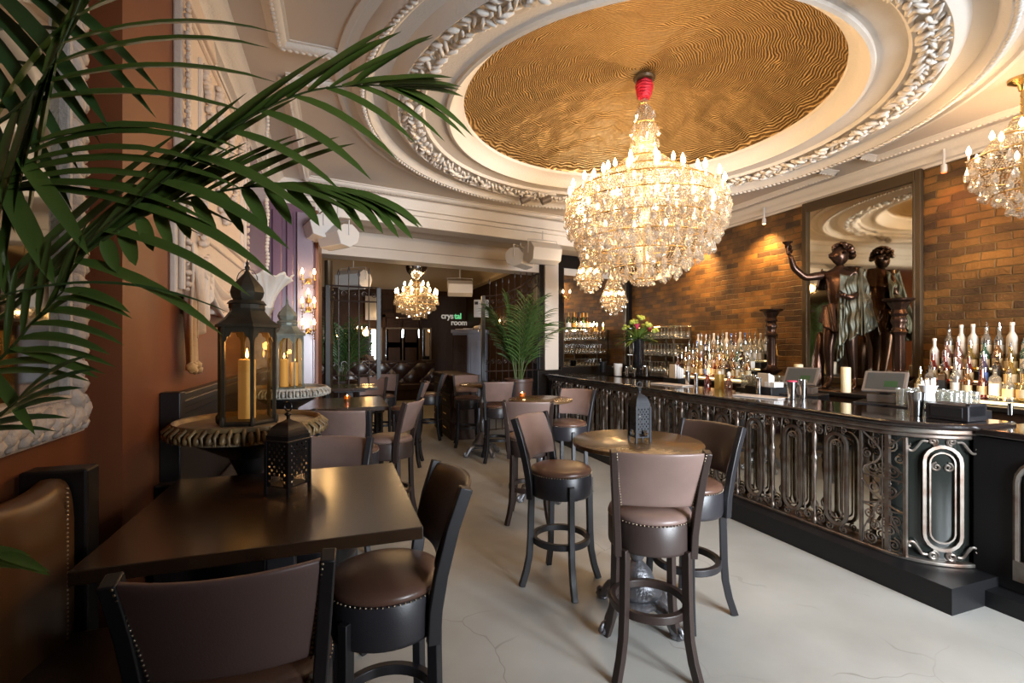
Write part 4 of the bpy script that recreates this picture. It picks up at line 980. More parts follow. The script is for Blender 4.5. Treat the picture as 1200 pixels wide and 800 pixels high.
stool(S_A, .70, 2.46, 4, 'taupe leather bar stool seen from behind at the near round table')
stool(S_B, .33, 3.27, 122, 'bar stool left of the near round table, its brown seat turned outward')
stool(S_C, 1.06, 2.93, -122, 'dark-backed bar stool right of the near round table beside the bar')
stool(S_A, .165, 4.46, 6, 'bar stool with pale taupe back directly behind the left-hand stool of the near table')
stool(S_B, .60, 5.22, -146, 'bar stool right of the middle round table, facing the camera')
stool(S_B, -.205, 6.75, -8, 'bar stool standing before the farthest round table, back towards us')
stool(S_B, -.72, 7.75, 172, 'bar stool behind the farthest round table near the grey cabinet')
stool(S_C, -.46, 1.76, -112, 'near black bar stool at the right corner of the front square table')
stool(S_D, -.70, 1.29, -17, 'nearest bar stool with wide shade-darkened leather back in the bottom left')
stool(S_B, -.955, 2.31, 178, 'bar stool on the far side of the front square table, under the candle tray')
stool(S_B, -1.29, 3.90, 2, 'bar stool seen from behind before the second square table')
stool(S_A, -1.11, 4.36, -80, 'bar stool at the aisle corner of the second square table, side-on')
stool(S_B, -1.42, 6.5, -95, 'bar stool with taupe back standing sideways behind the second square table')
stool(S_B, -1.42, 8.3, -95, 'bar stool with taupe back farthest up the left side of the aisle')
stool(S_B, -2.15, 7.25, 178, 'bar stool facing the camera in the dim area left, behind the second table')
stool(S_B, -2.15, 8.0, 178, 'bar stool facing the camera in the dim far left before the iron gate')
def round_table(lat, dep, r, label):
    t = thing('round_table', label, 'table', cam(lat, dep, 0), .3, 'round pedestal tables')
    bm = NB(); lathe(bm, [(r-.02, 1.012), (r, 1.018), (r, 1.038), (r-.008, 1.044), (.001, 1.045)], 64); tp = obj('tabletop', bm, 'topround', t, sharp=40)
    bm = NB(); lathe(bm, [(.11, .14), (.12, .15), (.14, .16), (.145, .18), (.12, .20), (.105, .23), (.085, .28), (.05, .32), (.03, .34), (.042, .36), (.048, .44), (.036, .56), (.026, .62), (.036, .64), (.028, .66), (.036, .69), (.045, .74), (.036, .80), (.026, .9), (.03, .96), (.06, .98), (.14, .995), (.15, 1.01)], 24)
    obj('column', bm, 'silver', t, sharp=50)
    bm = NB(); lathe(bm, [(.13, .115), (.165, .12), (.17, .135), (.155, .15), (.13, .152)], 36, wob=lambda a, i: 1+.035*cos(24*a)); obj('base_collar', bm, 'silver', t, sharp=50)
    for k in range(4):
        a = pi/2*k; bm = NB(); c, s = cos(a), sin(a)
        pts = [(.09, .13), (.15, .13), (.20, .115), (.235, .075), (.255, .035), (.285, .02), (.305, .035)]
        tube(bm, [(x*c, x*s, z) for x, z in pts], [.03, .036, .034, .03, .026, .024, .02], n=10)
        tube(bm, [(.275*c+q*c, .275*s+q*s, z) for q, z in spiral(0, .045, .034, 1.4, -pi/2, 1, 14)], .012, n=8)
        blob(bm, (.262*c, .262*s, .018), (.032, .032, .018), None, 2)
        for j in range(3): blob(bm, ((.14+.03*j)*c, (.14+.03*j)*s, .148-.008*j), (.02, .028, .014), Matrix.Rotation(a, 3, 'Z'), 1)
        obj('foot', bm, 'silver', t, sharp=50)
    return t
round_table(.735, 2.84, .375, 'nearest round pedestal table with a pierced grey lantern on its walnut top')
round_table(.30, 5.09, .335, 'middle round pedestal table with a glowing tealight on it')
round_table(-.44, 7.08, .33, 'farthest round pedestal table near the grey cabinet')
def square_table(x0, x1, y0, y1, label):
    cx, cy = (x0+x1)/2, (y0+y1)/2; hx, hy = (x1-x0)/2, (y1-y0)/2
    t = thing('square_table', label, 'table', (cx, cy, 0), 0, 'square high tables along the left wall')
    bm = NB(); box(bm, -hx, hx, -hy, hy, 1.012, 1.05); obj('tabletop', bm, 'top', t, sharp=0, bevel=.004)
    bm = NB(); box(bm, -.045, .045, -.045, .045, .03, .98); box(bm, -.2, .2, -.2, .2, .98, 1.012); obj('post', bm, 'frame', t, sharp=0, bevel=.004)
    for k in range(4):
        bm = NB(); tube(bm, [Vector((.03, 0, .07)), Vector((.30, 0, .045)), Vector((.36, 0, .02))], 0, flat=(.06, .04), up=UP); o = obj('foot', bm, 'frame', t, sharp=30, bevel=.004); o.rotation_euler.z = pi/4+pi/2*k
square_table(-.62, .245, 1.47, 2.33, 'front black-stained square high table with a glowing pierced lantern')
square_table(-.42, .44, 4.52, 5.42, 'second square high table with an orange tealight, beyond the candle trays')
square_table(-.20, .50, 6.62, 7.32, 'third square high table in the dim area before the iron gate')
# ---- bench backs near the camera
bn = thing('wall_bench', 'dark leather wall bench with brass-nailed back below the carved mirror', 'bench', (0, 0, 0))
bm = NB(); 
def cush(u, v):
    k = v*2*pi; c_, s_ = cos(k), sin(k); z = .95+.265*(abs(s_)**.4)*(1 if s_ > 0 else -1); x = -.775+(abs(c_)**.6)*(1 if c_ > 0 else -1)*.055
    return Vector((x+.01*sin(u*9), 1.25+u*.49, z+.01*sin(u*7)))
grid(bm, cush, 12, 28); bmesh.ops.remove_doubles(bm, verts=bm.verts, dist=.0004); bmesh.ops.holes_fill(bm, edges=[e for e in bm.edges if e.is_boundary]); b_ = obj('backrest', bm, 'benchleather', bn, sharp=60)
bm = NB()
for k in range(40): blob(bm, (-.712, 1.69, .72+.48*k/39), .0045, None, 1)
obj('nail_trim', bm, 'nail', b_, sharp=0)
bm = NB(); box(bm, -.85, -.69, 1.75, 1.83, .1, 1.24); box(bm, -.85, -.30, 1.77, 1.83, .1, .70); box(bm, -.85, -.40, 1.24, 1.77, .62, .68); obj('frame', bm, 'wood', bn, sharp=0, bevel=.008)
bm = NB(); box(bm, -.84, -.38, 1.24, 1.75, .68, .78); obj('seat', bm, 'leather2', bn, sharp=0, bevel=.03)
bn = thing('wall_bench', 'long dark wall bench running behind the two candle trays', 'bench', (0, 0, 0))
bm = NB(); box(bm, -.72, -.30, 2.45, 6.2, .68, .78); obj('seat', bm, 'leather2', bn, sharp=0, bevel=.03)
bm = NB(); box(bm, -.72, -.35, 2.42, 6.2, .0, .67); box(bm, -.72, -.28, 2.38, 2.44, 0, 1.02); obj('frame', bm, 'wood', bn, sharp=0, bevel=.008)
# ================================================================== TRAYS, LANTERNS, CANDLES
def tray(x, y, m1, m2, label):
    t = thing('candle_tray', label, 'stand', (x, y, 0), 0, 'ornate round candle trays on pedestals')
    bm = NB(); lathe(bm, [(.12, 0), (.13, .03), (.08, .06), (.05, .12), (.045, .5), (.07, .62), (.05, .66), (.05, 1.0), (.10, 1.10), (.25, 1.17), (.26, 1.19)], 24); obj('pedestal', bm, 'blackmetal', t)
    bm = NB(); lathe(bm, [(.24, 1.185), (.33, 1.195), (.355, 1.215)], 64); lathe(bm, [(.325, 1.245), (.332, 1.268), (.345, 1.272), (.352, 1.255)], 64, capb=False, capt=False)
    for k in range(40):     # egg-and-dart rim
        a = 2*pi*k/40; rot = Matrix.Rotation(a, 3, 'Z') @ Matrix.Rotation(-.7, 3, 'Y')
        blob(bm, (.362*cos(a), .362*sin(a), 1.232), (.018, .017, .030), rot, 2)
        a2 = a+pi/40; tube(bm, [(.345*cos(a2), .345*sin(a2), 1.262), (.380*cos(a2), .380*sin(a2), 1.24), (.372*cos(a2), .372*sin(a2), 1.205)], [.009, .008, .004], n=6)
    obj('egg_and_dart_rim', bm, m1, t, sharp=60)
    bm = NB(); lathe(bm, [(.35, 1.20), (.352, 1.245), (.34, 1.25), (.0005, 1.25)], 64); obj('tray_top', bm, m2, t, sharp=40)
    t.scale = (.86, .86, 1)
    return t
T1 = (-.375, 2.47); T2 = (-.385, 4.28)
tray(*T1, 'tray', 'traytop', 'near gilded round tray stand carrying the tall lantern')
tray(*T2, 'tray2', 'tray2', 'far whitewashed round tray stand carrying the paler lantern')
def hexlantern(x, y, rz, m, label):
    t = thing('candle_lantern', label, 'lantern', (x, y, 1.2505), rz, 'tall hexagonal candle lanterns')
    R = .132; H = .47
    def hx(r, z, off=0): return [Vector((r*cos(pi/3*k+off), r*sin(pi/3*k+off), z)) for k in range(6)]
    bm = NB()
    lathe(bm, [(R+.006, 0), (R+.012, .012), (R+.002, .022)], 6, capt=True); 
    for p in hx(R, 0): box(bm, p.x-.007, p.x+.007, p.y-.007, p.y+.007, .02, H)
    for p in hx(R+.008, 0): blob(bm, (p.x, p.y, .02), (.014, .014, .03), None, 1)
    obj('base_and_posts', bm, m, t, sharp=30)
    # scalloped head panel of each side
    bm = NB()
    for k in range(6):
        p, q = hx(R, 0)[k], hx(R, 0)[(k+1) % 6]; e = (q-p); n_ = 14; top = []; bot = []
        for i in range(n_+1):
            f = i/n_; x_ = abs(f-.5)*2
            d_ = .030+(.045 if x_ > .8 else (.022 if x_ > .45 else 0)); 
            a = p+e*f; top.append(bm.verts.new((a.x, a.y, H))); bot.append(bm.verts.new((a.x, a.y, H-d_)))
        for i in range(n_): bm.faces.new((top[i], top[i+1], bot[i+1], bot[i]))
    obj('scalloped_head', bm, m, t, sharp=0, solid=.005)
    for k in range(6):
        bm = NB(); p, q = hx(R-.004, 0)[k], hx(R-.004, 0)[(k+1) % 6]
        bm.faces.new([bm.verts.new((a.x, a.y, z)) for a, z in ((p, .022), (q, .022), (q, H), (p, H))]); obj('glass_pane', bm, 'pane', t, sharp=0, solid=.003)
    bm = NB(); lathe(bm, [(R+.026, H-.006), (R+.024, H+.008), (R-.01, H+.030), (.10, H+.055), (.085, H+.075), (.088, H+.085)], 6, smooth=False)
    lathe(bm, [(.082, H+.085), (.082, H+.105), (.090, H+.108), (.075, H+.125)], 12, smooth=False, wob=lambda a, i: 1+.03*cos(12*a))
    obj('roof', bm, m, t, sharp=25)
    bm = NB(); lathe(bm, [(.062, H+.12), (.078, H+.145), (.083, H+.165), (.076, H+.19), (.055, H+.215), (.034, H+.238), (.018, H+.255), (.008, H+.272), (.010, H+.28), (.013, H+.288), (.006, H+.298), (.009, H+.306), (.003, H+.318), (.001, H+.345)], 8); obj('onion_dome', bm, m, t, sharp=25)
    bm = NB(); tube(bm, [(.05*cos(pi*k/10), 0, H+.225+.055*sin(pi*k/10)) for k in range(11)], .0022, n=5); obj('carry_ring', bm, m, t); t.scale = (.88, .88, .93)
    return t
hexlantern(T1[0]-.012, T1[1]-.005, radians(8)-A, 'lantern', 'tall dark hexagonal lantern with onion dome and lit candle on the near tray')
hexlantern(*T2, radians(20)-A, 'lantern2', 'pale verdigris hexagonal lantern with two lit candles on the far tray')
pillar('pillar_candle', (T1[0]-.012, T1[1]-.01, 1.273), .036, .265, 'glowing cream pillar candle inside the near tall lantern', True)
pillar('pillar_candle', (T2[0]-.02, T2[1]-.03, 1.273), .033, .22, 'taller lit pillar candle inside the pale far lantern', True)
pillar('pillar_candle', (T2[0]+.05, T2[1]+.04, 1.273), .028, .19, 'shorter lit pillar candle inside the pale far lantern', True)
light('candle_light_a', 'POINT', (T1[0], T1[1]-.015, 1.60), 1.4, (1, .50, .16), .02)
light('candle_light_b', 'POINT', (T2[0], T2[1], 1.55), 1.2, (1, .60, .25), .02)
# pierced moroccan table lanterns
def pierced(lat, dep, z, rz, m, lit, label, h=.25, w=.105):
    t = thing('pierced_lantern', label, 'lantern', cam(lat, dep, z), rz, 'pierced metal table lanterns')
    hw = w/2
    for k in range(4):
        bm = NB(); n, mm = 9, 14; rot = Matrix.Rotation(pi/2*k, 4, 'Z')
        # perforated sheet: every cell a frame around a round hole
        for i in range(n):
            for j in range(mm):
                x0 = -hw+w*i/n; x1 = x0+w/n; z0 = .03+h*.78*j/mm; z1 = z0+h*.78/mm; cx, cz = (x0+x1)/2, (z0+z1)/2
                hole = (i+j) % 2 == 0 and 0 < i < n-1 and 0 < j < mm-1 and not (6 <= j <= 6 and abs(i-4) < 2)
                if j < 3 and abs(i-n//2) <= 1+(j < 2): continue       # cut-out at the foot
                if not hole: bm.faces.new([bm.verts.new(rot @ Vector(p)) for p in ((x0, -hw, z0), (x1, -hw, z0), (x1, -hw, z1), (x0, -hw, z1))])
                else:
                    o_ = [(x0, z0), (x1, z0), (x1, z1), (x0, z1)]; q = .62
                    for e in range(4):
                        a, b = o_[e], o_[(e+1) % 4]; ai = (cx+(a[0]-cx)*q, cz+(a[1]-cz)*q); bi = (cx+(b[0]-cx)*q, cz+(b[1]-cz)*q)
                        bm.faces.new([bm.verts.new(rot @ Vector((p[0], -hw, p[1]))) for p in (a, b, bi, ai)])
        bmesh.ops.remove_doubles(bm, verts=bm.verts, dist=.0001)
        obj('pierced_side', bm, m, t, sharp=0, solid=.0018)
    bm = NB()
    for sx in (-1, 1):
        for sy in (-1, 1): box(bm, sx*hw-.005, sx*hw+.005, sy*hw-.005, sy*hw+.005, 0, h*.82)
    box(bm, -hw, hw, -hw, hw, .028, .034); obj('corner_posts', bm, m, t, sharp=0)
    H = h*.80
    bm = NB(); lathe(bm, [(hw*1.5, H), (hw*1.5, H+.006), (hw*1.38, H+.012), (hw*1.34, H+.03), (hw*1.1, H+.052), (hw*.7, H+.068), (hw*.3, H+.076), (.006, H+.082), (.006, H+.092), (.014, H+.10), (.006, H+.108)], 4, mtx=Matrix.Rotation(pi/4, 4, 'Z'))
    tube(bm, [(.017*cos(2*pi*k/14), 0, H+.128+.017*sin(2*pi*k/14)) for k in range(14)], .003, n=6, closed=True); obj('roof_with_ring', bm, m, t, sharp=35)
    if lit:
        bm = NB(); lathe(bm, [(.018, .036), (.018, .052), (.017, .053)], 16); c = obj('tealight', bm, 'waxlit', t)
        bm = NB(); lathe(bm, [(.001, .055), (.0075, .064), (.008, .074), (.004, .088), (.0005, .10)], 10); obj('flame', bm, 'flame', c)
    return t
pierced(-.845, 1.82, 1.0502, face(20), 'blackmetal', True, 'black pierced lantern with a burning tealight on the front square table', .24, .105)
pierced(.74, 2.80, 1.0452, face(-14), 'greytin', False, 'grey pierced tin lantern on the nearest round table', .25, .088)
pl = cam(-.845, 1.82, 1.13); light('candle_light_c', 'POINT', pl, .7, (1, .5, .15), .01)
def tealight(loc, m, label, e):
    t = thing('tealight_glass', label, 'tealight', loc)
    bm = NB(); lathe(bm, [(.024, 0), (.028, .004), (.034, .055), (.032, .055), (.026, .008)], 14, capt=False); obj('cup', bm, m, t)
    bm = NB(); lathe(bm, [(.02, .008), (.02, .02), (.019, .021)], 12); obj('wax', bm, 'waxlit', t)
    bm = NB(); lathe(bm, [(.001, .022), (.0075, .03), (.008, .04), (.004, .056), (.0005, .066)], 8); obj('flame', bm, 'flame', t)
tealight(cam(.11, 5.15, 1.0452), 'g_amber', 'amber glass tealight glowing on the middle round table', 1)
tealight(PZ(407, 470, 1.0505), 'g_amber', 'orange glass tealight on the second square table', 1)
light('candle_light_d', 'POINT', cam(.11, 5.15, 1.12), .6, (1, .5, .15), .01)
# ================================================================== CHANDELIERS
def drop_bm(s=1.0):
    bm = NB(); lathe(bm, [(.002*s, .0), (.004*s, -.012*s), (.012*s, -.030*s), (.0185*s, -.048*s), (.018*s, -.060*s), (.010*s, -.071*s), (.0005, -.075*s)], 8); return bm
def chandelier(loc, label, tiers, drops, bulbs, top, scale=1.0, cords=True, bm_bulb='bulb', dens=1.0, red=False):
    """tiers: (r,z) hoops; drops: (r,z,n,size); bulbs:(r,z,n)"""
    t = thing('chandelier', label, 'chandelier', loc)
    bm = NB()
    for r, z in tiers: tube(bm, [(r*cos(2*pi*k/40), r*sin(2*pi*k/40), z) for k in range(40)], .006*scale, n=5, closed=True)
    tube(bm, [(0, 0, top), (0, 0, tiers[-1][1])], .012*scale, n=6)
    obj('hoop_frame', bm, 'gold', t)
    protob = protos_ = protoa = None; nb = 0
    for (r, z, n) in bulbs:
        off = random.uniform(0, 1)
        for k in range(n):
            a = 2*pi*(k+off)/n
            if protoa is None:
                bm = NB(); tube(bm, [(-r*.55, 0, -.10*scale), (-r*.3, 0, -.16*scale), (-.06*scale, 0, -.10*scale), (0, 0, -.03*scale)], .005*scale, n=5)
                lathe(bm, [(.006*scale, -.03*scale), (.026*scale, -.012*scale), (.028*scale, -.006*scale), (.009*scale, -.004*scale), (.009*scale, .05*scale)], 8)
                protoa = obj('candle_arm', bm, 'crystal', t)
                bm = NB(); lathe(bm, [(.009*scale, .05*scale), (.018*scale, .070*scale), (.017*scale, .088*scale), (.006*scale, .116*scale), (.0005, .126*scale)], 8); obj('candle_bulb', bm, bm_bulb, protoa)
                arm = protoa; r00 = r
            else:
                arm = protoa.copy(); C.objects.link(arm); bl_ = protoa.children[0].copy(); C.objects.link(bl_); bl_.parent = arm
            arm.location = (r*cos(a), r*sin(a), z); arm.rotation_euler.z = a
            sc = max(.45, min(1, r/r00)); 
            nb += 1
    # hanging pear drops: the nearest hundred as parts, the rest one mesh
    alld = []
    for (r, z, n, s) in drops:
        off = random.uniform(0, 1)
        for k in range(n):
            a = 2*pi*(k+off)/n; alld.append((r*cos(a)+random.uniform(-.008, .008), r*sin(a)+random.uniform(-.008, .008), z+random.uniform(-.02, .02)*scale, s))
    L = Vector(loc); alld.sort(key=lambda p: (Vector((L.x+p[0], L.y+p[1], 0))).length)
    pd = {}
    for p in alld[:100]:
        if p[3] not in pd: pd[p[3]] = obj('pear_drop', drop_bm(p[3]), 'crystal', t, sharp=20); o = pd[p[3]]
        else: o = pd[p[3]].copy(); C.objects.link(o)
        o.location = p[:3]; o.rotation_euler.z = random.uniform(0, 3)
    bm = NB()
    for p in alld[100:]:
        s = p[3]; lathe(bm, [(.003*s, 0), (.012*s, -.03*s), (.018*s, -.055*s), (.0005, -.075*s)], 6, c=p[:3], smooth=False)
    if alld[100:]:
        o = obj('more_pear_drops', bm, 'crystal', t, sharp=20); o['kind'] = 'stuff'
    # bead swags and chains
    bm = NB()
    def chain(p, q, sag, step):
        p = Vector(p); q = Vector(q); n = max(3, int((q-p).length/step))
        for i in range(1, n):
            f = i/n; c = p.lerp(q, f); c.z -= sag*4*f*(1-f); blob(bm, c, step*.36, None, 1) if False else octa(bm, c, step*.42)
    for i in range(len(tiers)-1):
        (r0, z0), (r1, z1) = tiers[i], tiers[i+1]; n = int(13*dens*max(.4, r1/tiers[0][0] if tiers[0][0] else 1)+8)
        for k in range(n):
            a = 2*pi*k/n; a2 = a+.12
            chain((r0*cos(a), r0*sin(a), z0), (r1*cos(a2), r1*sin(a2), z1), .02*scale, .022*scale)
    for r, z in tiers:
        n = max(8, int(r*40/scale*.55))
        for k in range(n):
            a = 2*pi*k/n; b = 2*pi*(k+1)/n; chain((r*cos(a), r*sin(a), z), (r*cos(b), r*sin(b), z), .05*scale, .022*scale)
    o = obj('bead_chains', bm, 'crystal', t, sharp=0); o['kind'] = 'stuff'
    return t
def octa(bm, c, r):
    v = [bm.verts.new(c+Vector(p)*r) for p in ((1, 0, 0), (0, 1, 0), (-1, 0, 0), (0, -1, 0), (0, 0, 1), (0, 0, -1))]
    for a, b in ((0, 1), (1, 2), (2, 3), (3, 0)): bm.faces.new((v[a], v[b], v[4])); bm.faces.new((v[b], v[a], v[5]))
CHX, CHY = cam(1.20, 4.375).x, cam(1.20, 4.375).y
main = chandelier((CHX, CHY, 0), 'huge crystal chandelier hanging from the red-wrapped hook in the gold dome',
    [(.05, 3.78), (.10, 3.60), (.07, 3.42), (.20, 3.27), (.42, 3.12), (.64, 2.98), (.69, 2.84), (.66, 2.68), (.58, 2.54), (.44, 2.42), (.28, 2.30), (.10, 2.20)],
    [(.70, 2.95, 34, 1.1), (.71, 2.84, 40, 1.4), (.68, 2.70, 38, 1.5), (.62, 2.60, 34, 1.5), (.56, 2.52, 30, 1.5), (.48, 2.44, 26, 1.5), (.38, 2.37, 22, 1.5), (.28, 2.31, 16, 1.5), (.18, 2.26, 12, 1.2), (.06, 2.22, 5, 1.2), (.52, 3.05, 26, 1.0), (.34, 3.16, 20, 1.0), (.14, 3.30, 10, 1.0), (.12, 3.58, 10, 1.2), (.08, 3.72, 8, 1.2), (.11, 3.46, 10, 1.2), (.45, 2.80, 24, 1.1), (.3, 2.6, 20, 1.1), (.70, 2.77, 26, 1.4), (.58, 2.50, 22, 1.4), (.61, 2.98, 30, 1.1)],
    [(.67, 2.95, 20), (.48, 3.05, 14), (.27, 3.17, 8), (.60, 2.76, 12)], 3.98, 1.0)
bm = NB()
for k, (r, z) in enumerate(((.055, 3.98), (.062, 3.955), (.06, 3.93), (.055, 3.905), (.05, 3.88), (.042, 3.86))): tube(bm, [(r*cos(2*pi*j/18), r*sin(2*pi*j/18), z+.006*sin(j*1.7+k)) for j in range(18)], .019, n=7, closed=True)
lathe(bm, [(.03, 3.84), (.05, 3.9), (.05, 4.0)], 12); obj('red_fabric_wrap', bm, 'red', main)
bm = NB(); lathe(bm, [(.10, 4.025), (.09, 4.005), (.03, 4.0)], 20); obj('ceiling_hook_plate', bm, 'mframe', main)
bm = NB(); lathe(bm, [(.02, 3.15), (.06, 3.25), (.03, 3.35), (.05, 3.45), (.075, 3.52), (.03, 3.6), (.025, 3.7), (.05, 3.76), (.03, 3.83)], 12); lathe(bm, [(.001, 2.20), (.06, 2.3), (.09, 2.5), (.04, 2.7), (.06, 2.95), (.03, 3.15)], 12); obj('glass_column', bm, 'clear', main)
for k in range(8):
    a = 2*pi*k/8; light('chandelier_light', 'POINT', (CHX+.76*cos(a), CHY+.76*sin(a), 3.06), 10.5, WARM, .05)
light('chandelier_light', 'POINT', (CHX, CHY, 3.40), 17, WARM, .10)
for z, w in ((3.0, 9), (2.75, 9), (2.5, 6)): light('chandelier_light', 'POINT', (CHX, CHY, z), w, WARM, .15)
rc = cam(3.80, 3.59)
c2 = chandelier((rc.x, rc.y, 0), 'smaller crystal chandelier cut off by the right edge of the picture', [(.05, 3.3), (.16, 3.16), (.30, 3.02), (.26, 2.88), (.16, 2.74), (.05, 2.62)],
    [(.31, 3.0, 16, 1.3), (.28, 2.9, 16, 1.3), (.22, 2.82, 14, 1.3), (.15, 2.74, 10, 1.3), (.07, 2.66, 6, 1.3), (.17, 3.14, 8, 1.3), (.06, 3.3, 5, 1.3)], [(.30, 3.03, 7), (.16, 3.14, 4)], 3.5, .9)
bm = NB(); lathe(bm, [(.085, 3.595), (.08, 3.57), (.03, 3.54), (.02, 3.5)], 24); 
for k in range(8): tube(bm, [(.012*cos(2*pi*j/8), (.003 if k % 2 else .012*sin(2*pi*j/8)), 3.51-.03*k+.018*sin(2*pi*j/8)) for j in range(8)], .003, n=5, closed=True)
obj('brass_canopy', bm, 'brass', c2)
for k in range(3):
    a = 2*pi*k/3+.5; light('chandelier_light', 'POINT', (rc.x+.38*cos(a), rc.y+.38*sin(a), 3.12), 9, WARM, .04)
fc = PD(488, 352, 10.5)
c3 = chandelier((fc.x, fc.y, fc.z-2.95), 'crystal chandelier glowing in the far room beyond the beam', [(.08, 3.35), (.25, 3.2), (.45, 3.0), (.40, 2.85), (.25, 2.7), (.08, 2.6)],
    [(.46, 2.98, 30, 1.6), (.40, 2.86, 26, 1.6), (.30, 2.78, 20, 1.6), (.18, 2.7, 12, 1.6), (.26, 3.2, 12, 1.6)], [(.44, 3.04, 14), (.25, 3.20, 6)], 3.5, 1.3)
bm = NB(); lathe(bm, [(.01, 3.40), (.10, 3.46), (.20, 3.56), (.255, 3.70), (.24, 3.78), (.10, 3.80)], 24); tube(bm, [(0, 0, 3.8), (0, 0, 4.95)], .01); obj('silver_reflector', bm, 'steel', c3)
for k in range(3):
    a = 2*pi*k/3; light('chandelier_light', 'POINT', (fc.x+.55*cos(a), fc.y+.55*sin(a), fc.z+.15), 16, WARM, .05)
# two small ones near the end mirror
def small_ch(p, label, lit=4):
    c = chandelier((p.x, p.y, p.z-3.0), label, [(.04, 3.42), (.10, 3.30), (.16, 3.16), (.20, 3.04), (.18, 2.95), (.12, 2.88), (.05, 2.82)], [(.21, 3.03, 20, .9), (.18, 2.95, 18, .9), (.13, 2.89, 14, .9), (.06, 2.84, 8, .9), (.11, 3.3, 10, .9), (.16, 3.16, 14, .9)], [(.15, 3.04, 8), (.06, 3.3, 3)], 3.5, .8, dens=1.2)
    bm = NB(); tube(bm, [(0, 0, 3.45), (0, 0, 3.6+3.0-p.z if p.z else 3.9)], .005); obj('hanging_rod', bm, 'brass', c)
    light('chandelier_light', 'POINT', (p.x-.25, p.y-.2, p.z), 8, WARM, .05)
p_ = PD(719, 352, 7.6); small_ch(p_, 'small bright empire chandelier over the far end of the bar')
p_ = PD(690, 326, 7.4); small_ch(p_, 'small sparkling chandelier left of the empire chandelier')
# sconces
def sconce(loc, rz, n, label, h=.12):
    t = thing('wall_sconce', label, 'wall lamp', loc, rz, 'candle sconces')
    bm = NB(); lathe(bm, [(.03, 0), (.035, .01), (.02, .02)], 10, mtx=Matrix.Rotation(-pi/2, 4, 'X')); 
    for i in range(n):
        dx = (i-(n-1)/2)*.13; tube(bm, [(0, .02, 0), (dx*.6, .07, -.05), (dx, .09, .0)], .006, n=6); lathe(bm, [(.02, 0), (.025, .01), (.009, .012), (.009, .07)], 8, c=(dx, .09, 0))
        for j in range(3): lathe(bm, [(.001, -.03*j-.02), (.008, -.035-.03*j), (.0005, -.05-.03*j)], 6, c=(dx, .09, 0))
    obj('bracket', bm, 'gold', t)
    for i in range(n):
        dx = (i-(n-1)/2)*.13; bm = NB(); lathe(bm, [(.008, .07), (.015, .09), (.014, .105), (.0005, .14)], 8, c=(dx, .09, 0)); obj('candle_bulb', bm, 'bulb', t)
    return t
for i, (v, nn) in enumerate(((320, 2), (343, 1), (353, 2), (378, 2))):
    p = PD(365, v, 5.83); q = Vector((-.33, ya(-.33, 6.33), p.z-.1)); sconce(q, pi, nn, 'glowing candle sconce on the edge of the purple pier, %s from the top' % ORD[i])
light('sconce_light', 'POINT', (-.1, 6.0, 2.1), 6, AMB, .06)
for i, (u, v) in enumerate(((671, 340), (701, 378), (716, 379))):
    p = PD(u, v, 8.9 if i == 0 else 9.0); q = LB(p.x, 7.60, p.z-.1); sconce(q, pi-.17, 2 if i == 0 else 3, ['small twin candle sconce at the left edge of the end mirror', 'left triple candle sconce low on the end mirror', 'right triple candle sconce low on the end mirror'][i])
light('sconce_light', 'POINT', (4.7, 8.0, 1.95), 10, AMB, .06)
# spot lamps on the wall cornice and the warm wash they give on the brick
def spot(y, red, label, power, tgt, z=3.38):
    t = thing('spot_lamp', label, 'spotlight', (5.61, y, z), 0, 'spot lamps under the right cornice')
    bm = NB(); tube(bm, [(.0, 0, .16), (0, 0, 0)], .012, n=8); lathe(bm, [(.024, 0), (.028, -.05), (.024, -.075)], 12); obj('housing', bm, 'white', t)
    bm = NB(); lathe(bm, [(.02, -.0765), (.02, -.079)], 12); obj('lens', bm, 'redlamp' if red else 'bulbdim', t)
    light('spot_light', 'SPOT', (5.50, y, z-.09), power, (1, .35, .12) if red else AMB, .03, target=tgt, angle=2.0, blend=.9)
spot(3.02, True, 'small spot lamp with a red glowing lens right of the mirror', 10, (5.7, 2.9, 2.2))
spot(5.15, False, 'small silver spot lamp just left of the big mirror', 140, (5.72, 5.3, 1.9)); spot(6.4, False, 'small spot lamp farther left along the brick wall', 150, (5.72, 6.6, 1.9)); spot(7.5, False, 'farthest spot lamp near the end mirror', 90, (5.72, 7.6, 1.9))
spot(1.9, False, 'spot lamp above the right bottle display near the small chandelier', 95, (5.72, 2.2, 1.9))
for y0, y1 in ((5.05, 6.5), (1.8, 3.0)): light('shelf_light', 'AREA', (5.14, (y0+y1)/2, 1.2), 3.5, AMB, .05, y1-y0, (5.5, (y0+y1)/2, 1.5))
# ================================================================== WALL ORNAMENTS ON THE LEFT
def RL(y, z, x=0): return Vector((XL+x, y, z))
rf = thing('plaster_relief', 'large cream plaster relief panel with swags and a hanging drapery tail', 'wall relief', (0, 0, 0))
y0, y1 = 2.76, 4.60
bm = NB(); box(bm, XL, XL+.04, y0+.06, y1, 2.05, 3.36); box(bm, XL, XL+.03, y0, y1-.3, 1.86, 2.46); box(bm, XL, XL+.035, 3.5, y1-.05, 1.80, 2.1)
